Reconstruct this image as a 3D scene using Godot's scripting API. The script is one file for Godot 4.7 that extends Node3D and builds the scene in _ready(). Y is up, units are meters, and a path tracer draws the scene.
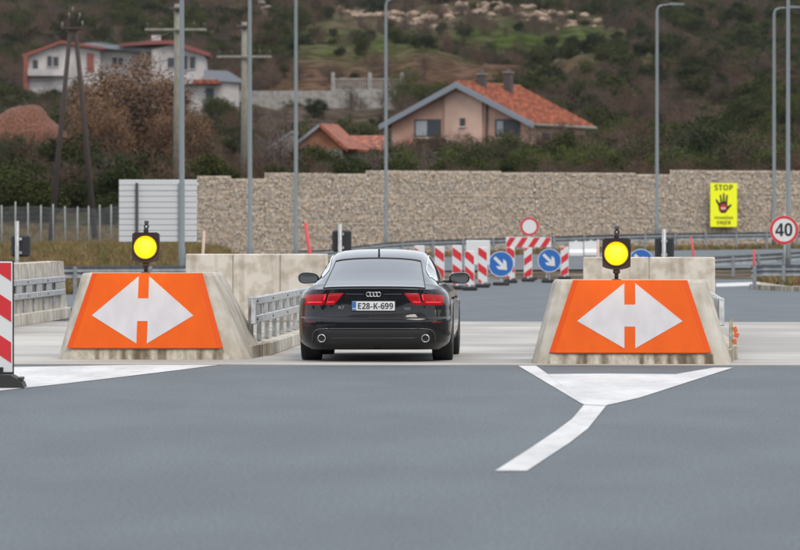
extends Node3D
# A toll plaza on an overcast winter day, seen through a long lens. Metres, y up, the camera at the origin of x and z looking along -z.

const TURN := -0.042            # the lanes head a little to the right of the line of sight
var rng := RandomNumberGenerator.new()
var noise := FastNoiseLite.new()
var taken := {}
var M := {}


func _ready() -> void:
	rng.seed = 20
	noise.seed = 7
	noise.frequency = 0.02
	var cam := Camera3D.new()
	cam.name = "camera"
	var lens := CameraAttributesPhysical.new()
	lens.frustum_focal_length = 218.18
	lens.exposure_aperture = 5.4
	lens.frustum_focus_distance = 62.5
	lens.frustum_near = 1.0
	lens.frustum_far = 4000.0
	cam.attributes = lens
	add_child(cam)
	cam.position = Vector3(0, 1.6, 0)
	cam.rotation.x = -0.0086
	cam.current = true

	var env := Environment.new()
	env.background_mode = Environment.BG_SKY
	var sky_mat := ProceduralSkyMaterial.new()
	sky_mat.sky_top_color = Color(0.81, 0.84, 0.885)
	sky_mat.sky_horizon_color = Color(0.77, 0.79, 0.81)
	sky_mat.sky_curve = 0.3
	sky_mat.ground_bottom_color = Color(0.3, 0.29, 0.28)
	sky_mat.ground_horizon_color = Color(0.55, 0.56, 0.57)
	sky_mat.sun_angle_max = 0.0
	var sky := Sky.new()
	sky.sky_material = sky_mat
	env.sky = sky
	env.tonemap_mode = Environment.TONE_MAPPER_LINEAR
	env.tonemap_exposure = 2.3
	env.fog_enabled = true
	env.fog_density = 0.000028
	env.fog_light_color = Color(0.86, 0.88, 0.92)
	env.sdfgi_enabled = true
	env.ssao_enabled = true
	env.ssil_enabled = true
	var we := WorldEnvironment.new()
	we.name = "environment"
	we.environment = env
	add_child(we)

	var sun := DirectionalLight3D.new()
	sun.name = "sun"
	sun.light_energy = 0.3
	sun.light_angular_distance = 25.0
	sun.light_color = Color(1.0, 0.97, 0.93)
	sun.shadow_enabled = true
	sun.rotation = Vector3(deg_to_rad(-52), deg_to_rad(28), 0)
	add_child(sun)

	make_materials()
	build_setting()
	build_toll()
	build_car()
	build_far()
	build_plants()


# ---------------------------------------------------------------- helpers
func numbered(called: String) -> String:
	taken[called] = int(taken.get(called, -1)) + 1
	return called if taken[called] == 0 else "%s_%03d" % [called, taken[called]]


func thing(called: String, label: String, category: String, at := Vector3.ZERO, turn := 0.0, group := "") -> Node3D:
	var o := Node3D.new()
	o.name = numbered(called)
	add_child(o)
	o.position = at
	o.rotation.y = turn
	tag(o, label, category, group)
	return o


func tag(o: Node, label: String, category: String, group := "", kind := "") -> void:
	o.set_meta("label", label)
	o.set_meta("category", category)
	if group != "":
		o.set_meta("group", group)
	if kind != "":
		o.set_meta("kind", kind)


func part(called: String, mesh: Mesh, m: Material, parent: Node, xf := Transform3D()) -> MeshInstance3D:
	var o := MeshInstance3D.new()
	o.name = called
	o.mesh = mesh
	o.material_override = m
	o.transform = xf
	parent.add_child(o, true)
	return o


func struct(called: String, mesh: Mesh, m: Material) -> MeshInstance3D:
	var o := part(numbered(called), mesh, m, self)
	o.set_meta("kind", "structure")
	return o


func copies(called: String, mesh: Mesh, m: Material, xfs: Array, cols: Array, parent: Node) -> MultiMeshInstance3D:
	var mm := MultiMesh.new()
	mm.transform_format = MultiMesh.TRANSFORM_3D
	mm.use_colors = cols.size() > 0
	mm.mesh = mesh
	mm.instance_count = xfs.size()
	for i in xfs.size():
		mm.set_instance_transform(i, xfs[i])
		if cols.size() > 0:
			mm.set_instance_color(i, cols[i])
	var o := MultiMeshInstance3D.new()
	o.name = called
	o.multimesh = mm
	o.material_override = m
	parent.add_child(o, true)
	o.set_meta("kind", "stuff")
	return o


func begin(smooth := false) -> SurfaceTool:
	var st := SurfaceTool.new()
	st.begin(Mesh.PRIMITIVE_TRIANGLES)
	st.set_smooth_group(0 if smooth else -1)
	return st


func done(st: SurfaceTool) -> ArrayMesh:
	st.generate_normals()
	return st.commit()


func tri(st: SurfaceTool, a: Vector3, b: Vector3, c: Vector3) -> void:
	st.add_vertex(a)
	st.add_vertex(b)
	st.add_vertex(c)


func quad(st: SurfaceTool, a: Vector3, b: Vector3, c: Vector3, d: Vector3) -> void:
	tri(st, a, b, c)
	tri(st, a, c, d)


# a face of a convex solid, turned so that it looks away from the solid's centre
func face(st: SurfaceTool, pts: Array, centre: Vector3) -> void:
	var n: Vector3 = (pts[1] - pts[0]).cross(pts[2] - pts[0])
	var mid: Vector3 = (pts[0] + pts[1] + pts[2]) / 3.0
	for i in range(1, pts.size() - 1):
		if n.dot(mid - centre) < 0.0:
			tri(st, pts[0], pts[i], pts[i + 1])
		else:
			tri(st, pts[0], pts[i + 1], pts[i])


func box(st: SurfaceTool, c: Vector3, s: Vector3, b := Basis()) -> void:
	var p := []
	for i in 8:
		p.append(c + b * (Vector3(1 if i & 1 else -1, 1 if i & 2 else -1, 1 if i & 4 else -1) * s * 0.5))
	for f in [[0, 1, 3, 2], [4, 5, 7, 6], [0, 1, 5, 4], [2, 3, 7, 6], [0, 2, 6, 4], [1, 3, 7, 5]]:
		face(st, [p[f[0]], p[f[1]], p[f[2]], p[f[3]]], c)


# a box with chamfered edges
func bevel(st: SurfaceTool, c: Vector3, s: Vector3, r := 0.01, b := Basis()) -> void:
	var h := s * 0.5
	r = minf(r, minf(h.x, minf(h.y, h.z)) * 0.9)
	var v := {}
	for i in 8:
		var g := Vector3(1 if i & 1 else -1, 1 if i & 2 else -1, 1 if i & 4 else -1)
		for ax in 3:
			var q := g * (h - Vector3(r, r, r))
			q[ax] = g[ax] * h[ax]
			v[i * 3 + ax] = c + b * q
	for ax in 3:
		var o1 := 1 << ((ax + 1) % 3)
		var o2 := 1 << ((ax + 2) % 3)
		for side in 2:
			var k := side << ax
			face(st, [v[k * 3 + ax], v[(k | o1) * 3 + ax], v[(k | o1 | o2) * 3 + ax], v[(k | o2) * 3 + ax]], c)
		for i in 8:
			if i & (1 << ax):
				continue
			var j := i | (1 << ax)
			var a1 := (ax + 1) % 3
			var a2 := (ax + 2) % 3
			face(st, [v[i * 3 + a1], v[j * 3 + a1], v[j * 3 + a2], v[i * 3 + a2]], c)
	for i in 8:
		face(st, [v[i * 3], v[i * 3 + 1], v[i * 3 + 2]], c)


func bevel_mesh(s: Vector3, r := 0.01, c := Vector3.ZERO) -> ArrayMesh:
	var st := begin()
	bevel(st, c, s, r)
	return done(st)


# an outline in x and y drawn out along z, from z0 (towards the viewer) to z1
func prism(st: SurfaceTool, poly: PackedVector2Array, z0: float, z1: float, xf := Transform3D()) -> void:
	if Geometry2D.is_polygon_clockwise(poly):
		poly.reverse()
	var idx := Geometry2D.triangulate_polygon(poly)
	var zs := [maxf(z0, z1), minf(z0, z1)]
	for i in range(0, idx.size(), 3):
		var t := []
		for k in 3:
			t.append(poly[idx[i + k]])
		var ccw: bool = (t[1] - t[0]).cross(t[2] - t[0]) > 0.0
		var o := [0, 2, 1] if ccw else [0, 1, 2]
		var p := func(k: int, z: float) -> Vector3: return xf * Vector3(t[k].x, t[k].y, z)
		tri(st, p.call(o[0], zs[0]), p.call(o[1], zs[0]), p.call(o[2], zs[0]))
		tri(st, p.call(o[0], zs[1]), p.call(o[2], zs[1]), p.call(o[1], zs[1]))
	for i in poly.size():
		var a := poly[i]
		var b := poly[(i + 1) % poly.size()]
		quad(st, xf * Vector3(a.x, a.y, zs[0]), xf * Vector3(a.x, a.y, zs[1]), xf * Vector3(b.x, b.y, zs[1]), xf * Vector3(b.x, b.y, zs[0]))


func prism_mesh(poly: Array, z0: float, z1: float) -> ArrayMesh:
	var st := begin()
	prism(st, PackedVector2Array(poly), z0, z1)
	return done(st)


# a tube along points, radii one per point
func tube(st: SurfaceTool, pts: Array, radii: Array, sides := 10, capped := true) -> void:
	var rings := []
	var side := Vector3.ZERO
	for i in pts.size():
		var dir: Vector3 = (pts[mini(i + 1, pts.size() - 1)] - pts[maxi(i - 1, 0)]).normalized()
		if side == Vector3.ZERO:
			side = dir.cross(Vector3.RIGHT if absf(dir.x) < 0.8 else Vector3.UP).normalized()
		side = (side - dir * side.dot(dir)).normalized()
		var up := dir.cross(side)
		var ring := []
		for k in sides:
			var a := TAU * k / sides
			ring.append(pts[i] + (side * cos(a) + up * sin(a)) * float(radii[mini(i, radii.size() - 1)]))
		rings.append(ring)
	for i in pts.size() - 1:
		for k in sides:
			var k2 := (k + 1) % sides
			quad(st, rings[i][k], rings[i + 1][k], rings[i + 1][k2], rings[i][k2])
	if capped:
		for k in range(1, sides - 1):
			tri(st, rings[0][0], rings[0][k], rings[0][k + 1])
			tri(st, rings[-1][0], rings[-1][k + 1], rings[-1][k])


func tube_mesh(pts: Array, radii: Array, sides := 10) -> ArrayMesh:
	var st := begin(true)
	tube(st, pts, radii, sides)
	return done(st)


# a profile of (radius, height along the axis) spun round the local z axis
func spin(st: SurfaceTool, profile: Array, sides := 24, xf := Transform3D()) -> void:
	for i in profile.size() - 1:
		var a: Vector2 = profile[i]
		var b: Vector2 = profile[i + 1]
		for k in sides:
			var c0 := Vector2.from_angle(TAU * k / sides)
			var c1 := Vector2.from_angle(TAU * (k + 1) / sides)
			quad(st, xf * Vector3(c0.x * a.x, c0.y * a.x, a.y), xf * Vector3(c1.x * a.x, c1.y * a.x, a.y), xf * Vector3(c1.x * b.x, c1.y * b.x, b.y), xf * Vector3(c0.x * b.x, c0.y * b.x, b.y))


func spin_mesh(profile: Array, sides := 24, smooth := false) -> ArrayMesh:
	var st := begin(smooth)
	spin(st, profile, sides)
	return done(st)


# a sheet over a grid of points rows[i][j]
func sheet(st: SurfaceTool, rows: Array) -> void:
	for i in rows.size() - 1:
		for j in rows[i].size() - 1:
			quad(st, rows[i][j], rows[i + 1][j], rows[i + 1][j + 1], rows[i][j + 1])


func lookup(table: Array, t: float) -> float:
	if t <= table[0][0]:
		return table[0][1]
	for i in table.size() - 1:
		if t <= table[i + 1][0]:
			var f: float = (t - table[i][0]) / (table[i + 1][0] - table[i][0])
			return lerpf(table[i][1], table[i + 1][1], f)
	return table[-1][1]


# Catmull-Rom through the table's points
func curve(table: Array, t: float) -> float:
	var n := table.size()
	if t <= table[0][0]:
		return table[0][1]
	if t >= table[n - 1][0]:
		return table[n - 1][1]
	for i in n - 1:
		if t <= table[i + 1][0]:
			var f: float = (t - table[i][0]) / (table[i + 1][0] - table[i][0])
			var p0: float = table[maxi(i - 1, 0)][1]
			var p3: float = table[mini(i + 2, n - 1)][1]
			return cubic_interpolate(table[i][1], table[i + 1][1], p0, p3, f)
	return table[n - 1][1]


func letters(text: String, size: float, font_name: String, bold: bool, depth := 0.004) -> TextMesh:
	var t := TextMesh.new()
	var f := SystemFont.new()
	f.font_names = PackedStringArray([font_name])
	f.font_weight = 700 if bold else 400
	t.font = f
	t.text = text
	t.font_size = 64
	t.pixel_size = size / 46.0      # capitals are about 46 of the 64 units tall
	t.depth = depth
	t.curve_step = 2.0
	return t


# diagonal bands across a w by h board standing on y = 0, as outlines
func bands(w: float, h: float, period: float, rise: float, start: float, frame := 0.012) -> Array:
	var out := []
	var rect := PackedVector2Array([Vector2(-w / 2 + frame, frame), Vector2(w / 2 - frame, frame), Vector2(w / 2 - frame, h - frame), Vector2(-w / 2 + frame, h - frame)])
	var y := start - absf(rise) - period
	while y < h + absf(rise):
		var band := PackedVector2Array([Vector2(-w / 2, y), Vector2(w / 2, y + rise), Vector2(w / 2, y + rise + period * 0.5), Vector2(-w / 2, y + period * 0.5)])
		for q in Geometry2D.intersect_polygons(rect, band):
			out.append(q)
		y += period
	return out


# ---------------------------------------------------------------- materials
func lin(r: float, g: float, b: float) -> Color:
	return Color(r, g, b).linear_to_srgb()


func grain(freq: float, seed_no: int, c0: Color, c1: Color, octaves := 4, side := 512, kind := FastNoiseLite.TYPE_SIMPLEX_SMOOTH, lo := 0.25, hi := 0.75) -> NoiseTexture2D:
	var n := FastNoiseLite.new()
	n.noise_type = kind
	n.seed = seed_no
	n.frequency = freq
	n.fractal_octaves = octaves
	var t := NoiseTexture2D.new()
	t.width = side
	t.height = side
	t.seamless = true
	t.noise = n
	var g := Gradient.new()
	g.offsets = PackedFloat32Array([lo, hi])
	g.colors = PackedColorArray([c0, c1])
	t.color_ramp = g
	return t


func bumps(freq: float, seed_no: int, strength: float, octaves := 4) -> NoiseTexture2D:
	var n := FastNoiseLite.new()
	n.seed = seed_no
	n.frequency = freq
	n.fractal_octaves = octaves
	var t := NoiseTexture2D.new()
	t.width = 512
	t.height = 512
	t.seamless = true
	t.as_normal_map = true
	t.bump_strength = strength
	t.noise = n
	return t


func plain(c: Color, rough := 0.6, metal := 0.0) -> StandardMaterial3D:
	var m := StandardMaterial3D.new()
	m.albedo_color = c
	m.roughness = rough
	m.metallic = metal
	return m


func textured(c: Color, rough: float, tex: Texture2D, scale: Vector3, tex2: Texture2D = null, scale2 := Vector3.ONE) -> StandardMaterial3D:
	var m := plain(c, rough)
	m.albedo_texture = tex
	m.uv1_triplanar = true
	m.uv1_world_triplanar = true
	m.uv1_scale = scale
	if tex2:
		m.detail_enabled = true
		m.detail_albedo = tex2
		m.detail_blend_mode = BaseMaterial3D.BLEND_MODE_MUL
		m.detail_uv_layer = BaseMaterial3D.DETAIL_UV_2
		m.uv2_triplanar = true
		m.uv2_world_triplanar = true
		m.uv2_scale = scale2
	return m


func make_materials() -> void:
	var w := Color.WHITE
	var patch := grain(0.006, 1, Color(0.86, 0.86, 0.86), w, 5)
	var faint := grain(0.006, 15, Color(0.92, 0.92, 0.92), w, 4)
	var fine := grain(0.05, 2, Color(0.8, 0.8, 0.8), w, 3)
	var streak := grain(0.012, 3, Color(0.86, 0.835, 0.79), w, 5, 512, FastNoiseLite.TYPE_SIMPLEX_SMOOTH, 0.25, 0.6)
	var blot := grain(0.02, 4, Color(0.88, 0.865, 0.84), w, 5, 512, FastNoiseLite.TYPE_SIMPLEX_SMOOTH, 0.3, 0.65)
	var earth := grain(0.01, 5, Color(0.62, 0.58, 0.5), w, 5)
	var rough_bump := bumps(0.03, 6, 6.0)

	M.asphalt = textured(lin(0.084, 0.100, 0.110), 0.74, grain(0.012, 15, Color(0.90, 0.90, 0.90), w, 6), Vector3(0.09, 0.09, 0.03), grain(0.11, 16, Color(0.72, 0.72, 0.72), w, 4), Vector3(0.5, 0.5, 0.2))
	M.slab = textured(lin(0.40, 0.373, 0.338), 0.85, patch, Vector3(0.07, 0.07, 0.05), faint, Vector3(0.02, 0.02, 0.35))
	M.paint = textured(lin(0.485, 0.47, 0.46), 0.7, faint, Vector3(0.3, 0.3, 0.08), grain(0.04, 8, Color(0.96, 0.955, 0.95), w, 4, 512, FastNoiseLite.TYPE_SIMPLEX_SMOOTH, 0.2, 0.45), Vector3(0.25, 0.25, 0.04))
	M.concrete = textured(lin(0.47, 0.44, 0.39), 0.85, streak, Vector3(0.4, 0.14, 0.4), blot, Vector3(0.3, 0.3, 0.3))
	M.wall_concrete = textured(lin(0.58, 0.535, 0.47), 0.85, grain(0.02, 17, Color(0.90, 0.89, 0.875), w, 5, 512, FastNoiseLite.TYPE_SIMPLEX_SMOOTH, 0.25, 0.5), Vector3(0.35, 0.015, 0.35), blot, Vector3(0.3, 0.3, 0.3))
	M.rail = textured(lin(0.24, 0.26, 0.275), 0.6, patch, Vector3(1.3, 1.3, 1.3))
	M.concrete.normal_enabled = true
	M.concrete.normal_texture = rough_bump
	M.concrete.normal_scale = 0.2
	M.stained = textured(lin(0.44, 0.40, 0.33), 0.88, grain(0.02, 9, Color(0.52, 0.46, 0.38), w, 5, 512, FastNoiseLite.TYPE_SIMPLEX_SMOOTH, 0.25, 0.6), Vector3(0.45, 0.06, 0.45), blot, Vector3(1.2, 1.2, 1.2))
	M.orange = textured(lin(0.62, 0.088, 0.004), 0.5, grain(0.03, 10, Color(0.965, 0.965, 0.965), w, 4), Vector3(0.3, 0.15, 0.3))
	M.orange.metallic_specular = 0.25
	M.orange_edge = plain(lin(0.56, 0.068, 0.005), 0.6)
	M.orange_edge.metallic_specular = 0.25
	M.panel_white = textured(lin(0.50, 0.48, 0.50), 0.55, grain(0.02, 14, Color(0.95, 0.95, 0.95), w, 4), Vector3(0.4, 0.2, 0.4))
	M.panel_white.metallic_specular = 0.3
	M.steel = textured(lin(0.46, 0.47, 0.48), 0.5, patch, Vector3(1.3, 1.3, 1.3), blot, Vector3(0.7, 0.7, 0.7))
	M.steel.metallic = 0.45
	M.pole = plain(lin(0.19, 0.215, 0.225), 0.6, 0.2)
	M.dark_steel = plain(lin(0.06, 0.06, 0.065), 0.6)
	M.black = plain(lin(0.012, 0.012, 0.014), 0.45)
	M.housing = plain(lin(0.022, 0.008, 0.012), 0.45)
	M.rubber = plain(lin(0.02, 0.02, 0.02), 0.8)
	M.red = plain(lin(0.56, 0.022, 0.03), 0.4)
	M.white = plain(lin(0.62, 0.62, 0.62), 0.5)
	M.blue = plain(lin(0.014, 0.115, 0.40), 0.5)
	M.yellow = plain(lin(0.90, 0.94, 0.003), 0.6)
	M.faded_red = plain(lin(0.50, 0.06, 0.06), 0.6)
	M.rust = plain(lin(0.62, 0.13, 0.03), 0.8)
	M.back_board = plain(lin(0.56, 0.57, 0.58), 0.5, 0.15)
	M.signal = plain(lin(0.75, 0.42, 0.006), 0.3)
	M.signal.emission_enabled = true
	M.signal.emission = lin(1.0, 0.60, 0.006)
	M.signal.emission_energy_multiplier = 0.30
	M.signal_core = plain(lin(0.85, 0.6, 0.02), 0.3)
	M.signal_core.emission_enabled = true
	M.signal_core.emission = lin(1.0, 0.74, 0.03)
	M.signal_core.emission_energy_multiplier = 0.48
	# hillside
	M.terrain = textured(lin(1, 1, 1), 0.95, earth, Vector3(0.05, 0.05, 0.05), fine, Vector3(0.3, 0.3, 0.3))
	M.terrain.vertex_color_use_as_albedo = true
	M.terrain.metallic_specular = 0.08
	M.leaf = plain(Color.WHITE, 0.75)
	M.leaf.vertex_color_use_as_albedo = true
	M.leaf.metallic_specular = 0.15
	M.leaf.backlight = Color(0.35, 0.35, 0.25)
	M.bark = textured(lin(0.13, 0.10, 0.08), 0.9, streak, Vector3(2, 0.4, 2))
	M.twig = plain(Color.WHITE, 0.9)
	M.twig.vertex_color_use_as_albedo = true
	M.twig.metallic_specular = 0.15
	M.stone = textured(lin(1, 1, 1), 0.95, blot, Vector3(1.5, 1.5, 1.5))
	M.stone.vertex_color_use_as_albedo = true
	M.core = plain(lin(0.44, 0.385, 0.335), 1.0)
	M.tile = textured(lin(0.34, 0.095, 0.045), 0.8, grain(0.03, 12, Color(0.6, 0.55, 0.5), w, 4), Vector3(0.12, 0.12, 0.12))
	M.pink_wall = textured(lin(0.50, 0.30, 0.225), 0.9, patch, Vector3(0.1, 0.06, 0.1))
	M.pale_pink = textured(lin(0.55, 0.365, 0.29), 0.9, patch, Vector3(0.1, 0.06, 0.1))
	M.clay_wall = textured(lin(0.40, 0.17, 0.09), 0.9, patch, Vector3(0.1, 0.1, 0.1))
	M.white_wall = textured(lin(0.50, 0.465, 0.455), 0.9, patch, Vector3(0.1, 0.06, 0.1))
	M.red_trim = plain(lin(0.22, 0.068, 0.055), 0.85)
	M.grey_roof = plain(lin(0.20, 0.22, 0.25), 0.7)
	M.window = plain(lin(0.05, 0.06, 0.07), 0.08)
	M.window_pale = plain(lin(0.30, 0.33, 0.36), 0.15)
	M.frame = plain(lin(0.055, 0.042, 0.038), 0.7)
	M.wood = textured(lin(0.05, 0.036, 0.032), 0.9, streak, Vector3(2, 0.3, 2))
	M.pole_concrete = textured(lin(0.225, 0.215, 0.18), 0.9, blot, Vector3(0.6, 0.2, 0.6))
	M.old_wall = textured(lin(0.29, 0.275, 0.26), 0.95, blot, Vector3(0.12, 0.12, 0.12))
	M.wire = plain(lin(0.16, 0.165, 0.18), 0.7)
	M.fence_post = plain(lin(0.30, 0.32, 0.31), 0.7)
	M.mirror = plain(lin(0.38, 0.39, 0.40), 0.06, 1.0)
	M.exhaust = plain(lin(0.58, 0.58, 0.59), 0.25, 0.95)
	# car
	M.car_paint = plain(lin(0.006, 0.006, 0.008), 0.22)
	M.car_paint.metallic_specular = 0.2
	M.car_paint.clearcoat_enabled = true
	M.car_paint.clearcoat = 0.7
	M.car_paint.clearcoat_roughness = 0.04
	M.car_glass = plain(lin(0.015, 0.018, 0.02), 0.03)
	M.car_glass.metallic_specular = 0.7
	M.car_glass.clearcoat_enabled = true
	M.car_glass.clearcoat = 0.2
	M.car_glass.clearcoat_roughness = 0.03
	M.seal = plain(lin(0.008, 0.008, 0.008), 0.6)
	M.chrome = plain(lin(0.75, 0.76, 0.78), 0.18, 1.0)
	M.dark_chrome = plain(lin(0.12, 0.12, 0.125), 0.3, 0.8)
	M.plastic = plain(lin(0.012, 0.012, 0.013), 0.55)
	M.tyre = plain(lin(0.015, 0.015, 0.015), 0.85)
	M.rim = plain(lin(0.45, 0.46, 0.48), 0.3, 0.9)
	M.tail_lens = plain(lin(0.22, 0.003, 0.006), 0.2)
	M.tail_lens.metallic_specular = 0.35
	M.tail_lens.emission_enabled = true
	M.tail_lens.emission = lin(1.0, 0.012, 0.022)
	M.tail_lens.emission_energy_multiplier = 0.06
	M.tail_led = plain(lin(0.5, 0.01, 0.015), 0.3)
	M.tail_led.emission_enabled = true
	M.tail_led.emission = lin(1.0, 0.035, 0.05)
	M.tail_led.emission_energy_multiplier = 0.55


# ---------------------------------------------------------------- ground, roads, hillside
const HILL := [[222.0, 3.5], [260.0, 3.9], [330.0, 4.8], [400.0, 6.2], [450.0, 8.2], [520.0, 11.6], [600.0, 16.6], [700.0, 24.2], [850.0, 36.5], [1000.0, 52.0], [1300.0, 86.0], [1700.0, 120.0]]


func ramp_rise(x: float) -> float:
	return lookup([[-9.0, 0.0], [-3.4, 0.06], [0.0, 0.46], [10.75, 0.78], [17.0, 0.86], [40.0, 1.1]], x)


func ground_h(x: float, d: float) -> float:
	var low := ramp_rise(x) * smoothstep(168.0, 200.0, d) - 0.05 * (1.0 - smoothstep(168.0, 174.0, d))
	var bank := 1.0 * smoothstep(128.0, 185.0, d) - 0.05 + 0.08 * noise.get_noise_2d(x * 20.0, d * 6.0) * smoothstep(130.0, 150.0, d)
	var left := 1.0 - smoothstep(-9.0, -5.5, x)
	low = lerpf(low, maxf(low, bank), left)
	if d <= 205.0:
		return low
	var hill: float = lookup(HILL, d) + noise.get_noise_2d(x * 1.2, d * 0.5) * clampf((d - 240.0) / 60.0, 0.0, 5.0)
	var behind_wall := smoothstep(222.4, 226.0, d)
	var open := smoothstep(205.0, 262.0, d)
	return lerpf(low, hill, lerpf(behind_wall, open, 1.0 - smoothstep(-9.6, -9.0, x)))


func ground_at(x: float, d: float) -> Vector3:
	return Vector3(x, ground_h(x, d), -d)


# a thin coat on the road, its outline given on the ground
func coat(pts: Array, y: float) -> ArrayMesh:
	var poly := PackedVector2Array()
	for p in pts:
		poly.append(Vector2(p.x, p.z))
	var st := begin()
	var idx := Geometry2D.triangulate_polygon(poly)
	for i in range(0, idx.size(), 3):
		var t := [poly[idx[i]], poly[idx[i + 1]], poly[idx[i + 2]]]
		var turned: bool = (t[1] - t[0]).cross(t[2] - t[0]) < 0.0
		for k in ([0, 2, 1] if turned else [0, 1, 2]):
			st.add_vertex(Vector3(t[k].x, y, t[k].y))
	return done(st)


func marking(label: String, pts: Array) -> void:
	var o := struct("road_marking", coat(pts, 0.005), M.paint)
	o.set_meta("label", label)


func build_setting() -> void:
	# the wide ground round the plaza, and the asphalt
	var st := begin()
	quad(st, Vector3(-900, -0.12, 500), Vector3(-900, -0.12, -126), Vector3(900, -0.12, -126), Vector3(900, -0.12, 500))
	struct("ground", done(st), plain(lin(0.13, 0.115, 0.08), 0.95))
	struct("road", coat([Vector3(-90, 0, 300), Vector3(90, 0, 300), Vector3(90, 0, -169), Vector3(-5.4, 0, -169), Vector3(-5.6, 0, -128), Vector3(-90, 0, -128)], 0.0), M.asphalt)

	# the wooded hills on the other side of the valley, behind the camera
	var hr := []
	for i in 9:
		var row := []
		for j in 61:
			var a := PI * j / 60.0
			var rad := 500.0 + i * 130.0
			var up := (i / 8.0) * (190.0 + 260.0 * noise.get_noise_2d(j * 6.0, 50.0) + 60.0 * noise.get_noise_2d(j * 25.0, i * 20.0))
			row.append(Vector3(cos(a) * rad, maxf(up, 20.0 * i) - 1.0, sin(a) * rad))
		hr.append(row)
	var hs := begin(true)
	sheet(hs, hr)
	struct("hills", done(hs), textured(lin(0.06, 0.058, 0.038), 0.95, grain(0.03, 31, Color(0.5, 0.5, 0.45), Color.WHITE, 5), Vector3(0.004, 0.004, 0.004)))

	# concrete lanes between the islands, cast in slabs
	var lanes := Node3D.new()
	lanes.name = "concrete_pavement"
	lanes.set_meta("kind", "structure")
	add_child(lanes)
	lanes.position = Vector3(0, 0, -59.95)
	lanes.rotation.y = TURN
	var slab := bevel_mesh(Vector3(5.994, 0.1, 4.744), 0.004)
	for i in range(-6, 7):
		for k in 6:
			part("slab", slab, M.slab, lanes, Transform3D(Basis(), Vector3(i * 6.0 - 0.1, -0.036, -k * 4.75 - 2.37)))

	# white paint in front of the islands
	marking("white wedge painted on the asphalt before the left concrete block", [Vector3(-4.267, 0.0, -48.485), Vector3(-4.025, 0.0, -50.314), Vector3(-3.567, 0.0, -52.459), Vector3(-3.079, 0.0, -54.983), Vector3(-2.547, 0.0, -57.887), Vector3(-2.043, 0.0, -60.790), Vector3(-2.421, 0.0, -60.514), Vector3(-3.358, 0.0, -59.970), Vector3(-4.267, 0.0, -59.259), Vector3(-5.176, 0.0, -58.824)])
	marking("filled white triangle painted on the asphalt before the right concrete block", [Vector3(1.662, 0.0, -56.140), Vector3(2.321, 0.0, -56.338), Vector3(3.110, 0.0, -56.140), Vector3(1.894, 0.0, -45.977), Vector3(1.702, 0.0, -46.243)])
	marking("white border line left of the painted triangle", [Vector3(1.409, 0.0, -59.701), Vector3(1.624, 0.0, -59.701), Vector3(1.658, 0.0, -56.219), Vector3(1.701, 0.0, -46.323), Vector3(1.684, 0.0, -46.784)])
	marking("white border line right of the painted triangle", [Vector3(3.918, 0.0, -58.824), Vector3(3.694, 0.0, -58.824), Vector3(3.123, 0.0, -56.259), Vector3(1.908, 0.0, -46.083), Vector3(2.313, 0.0, -48.193)])
	marking("curved white line leading away from the painted triangle", [Vector3(1.698, 0.0, -46.136), Vector3(1.890, 0.0, -45.872), Vector3(1.758, 0.0, -43.956), Vector3(1.527, 0.0, -40.609), Vector3(1.289, 0.0, -37.915), Vector3(0.848, 0.0, -33.403), Vector3(0.635, 0.0, -33.403), Vector3(0.959, 0.0, -36.866), Vector3(1.251, 0.0, -40.100), Vector3(1.468, 0.0, -42.667)])
	marking("short white line on the far asphalt right of the right island", [Vector3(9.817, 0.0, -155.340), Vector3(11.520, 0.0, -160.000), Vector3(10.766, 0.0, -149.533), Vector3(9.193, 0.0, -145.455)])
	marking("white stripe on the far asphalt behind the blue arrow signs", [Vector3(3.316, 0.0, -192.771), Vector3(7.273, 0.0, -207.792), Vector3(6.364, 0.0, -181.818), Vector3(2.928, 0.0, -170.213)])

	# terrain: verge, bank and the hillside beyond, one sheet
	var ds := []
	var d := 120.0
	while d < 1700.0:
		ds.append(d)
		d += 3.0 if d < 262.0 else (6.0 if d < 420.0 else (12.0 if d < 950.0 else 60.0))
	var rows := []
	var hues := {}
	for dd in ds:
		var row := []
		var xs := [-900.0, -300.0, -0.11 * dd - 60.0]
		for k in 65:
			xs.append((k / 32.0 - 1.0) * (0.105 * dd + 6.0))
		xs.append_array([0.11 * dd + 60.0, 300.0, 900.0])
		for x in xs:
			row.append(ground_at(x, dd))
		rows.append(row)
	var t := begin(true)
	for i in rows.size() - 1:
		for j in rows[i].size() - 1:
			for p in [rows[i][j], rows[i][j + 1], rows[i + 1][j + 1], rows[i][j], rows[i + 1][j + 1], rows[i + 1][j]]:
				t.set_color(soil(p.x, -p.z))
				t.add_vertex(p)
	struct("terrain", done(t), M.terrain)

	# the ramp road that climbs to the right in front of the stone wall
	var rr := []
	d = 180.0
	while d <= 207.0:
		var row := []
		for k in 60:
			var x := -8.0 + k * 1.5
			row.append(Vector3(x, ground_h(x, d) + 0.05, -d))
		rr.append(row)
		d += 3.0
	var r := begin(true)
	sheet(r, rr)
	struct("ramp_road", done(r), M.asphalt)


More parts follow.
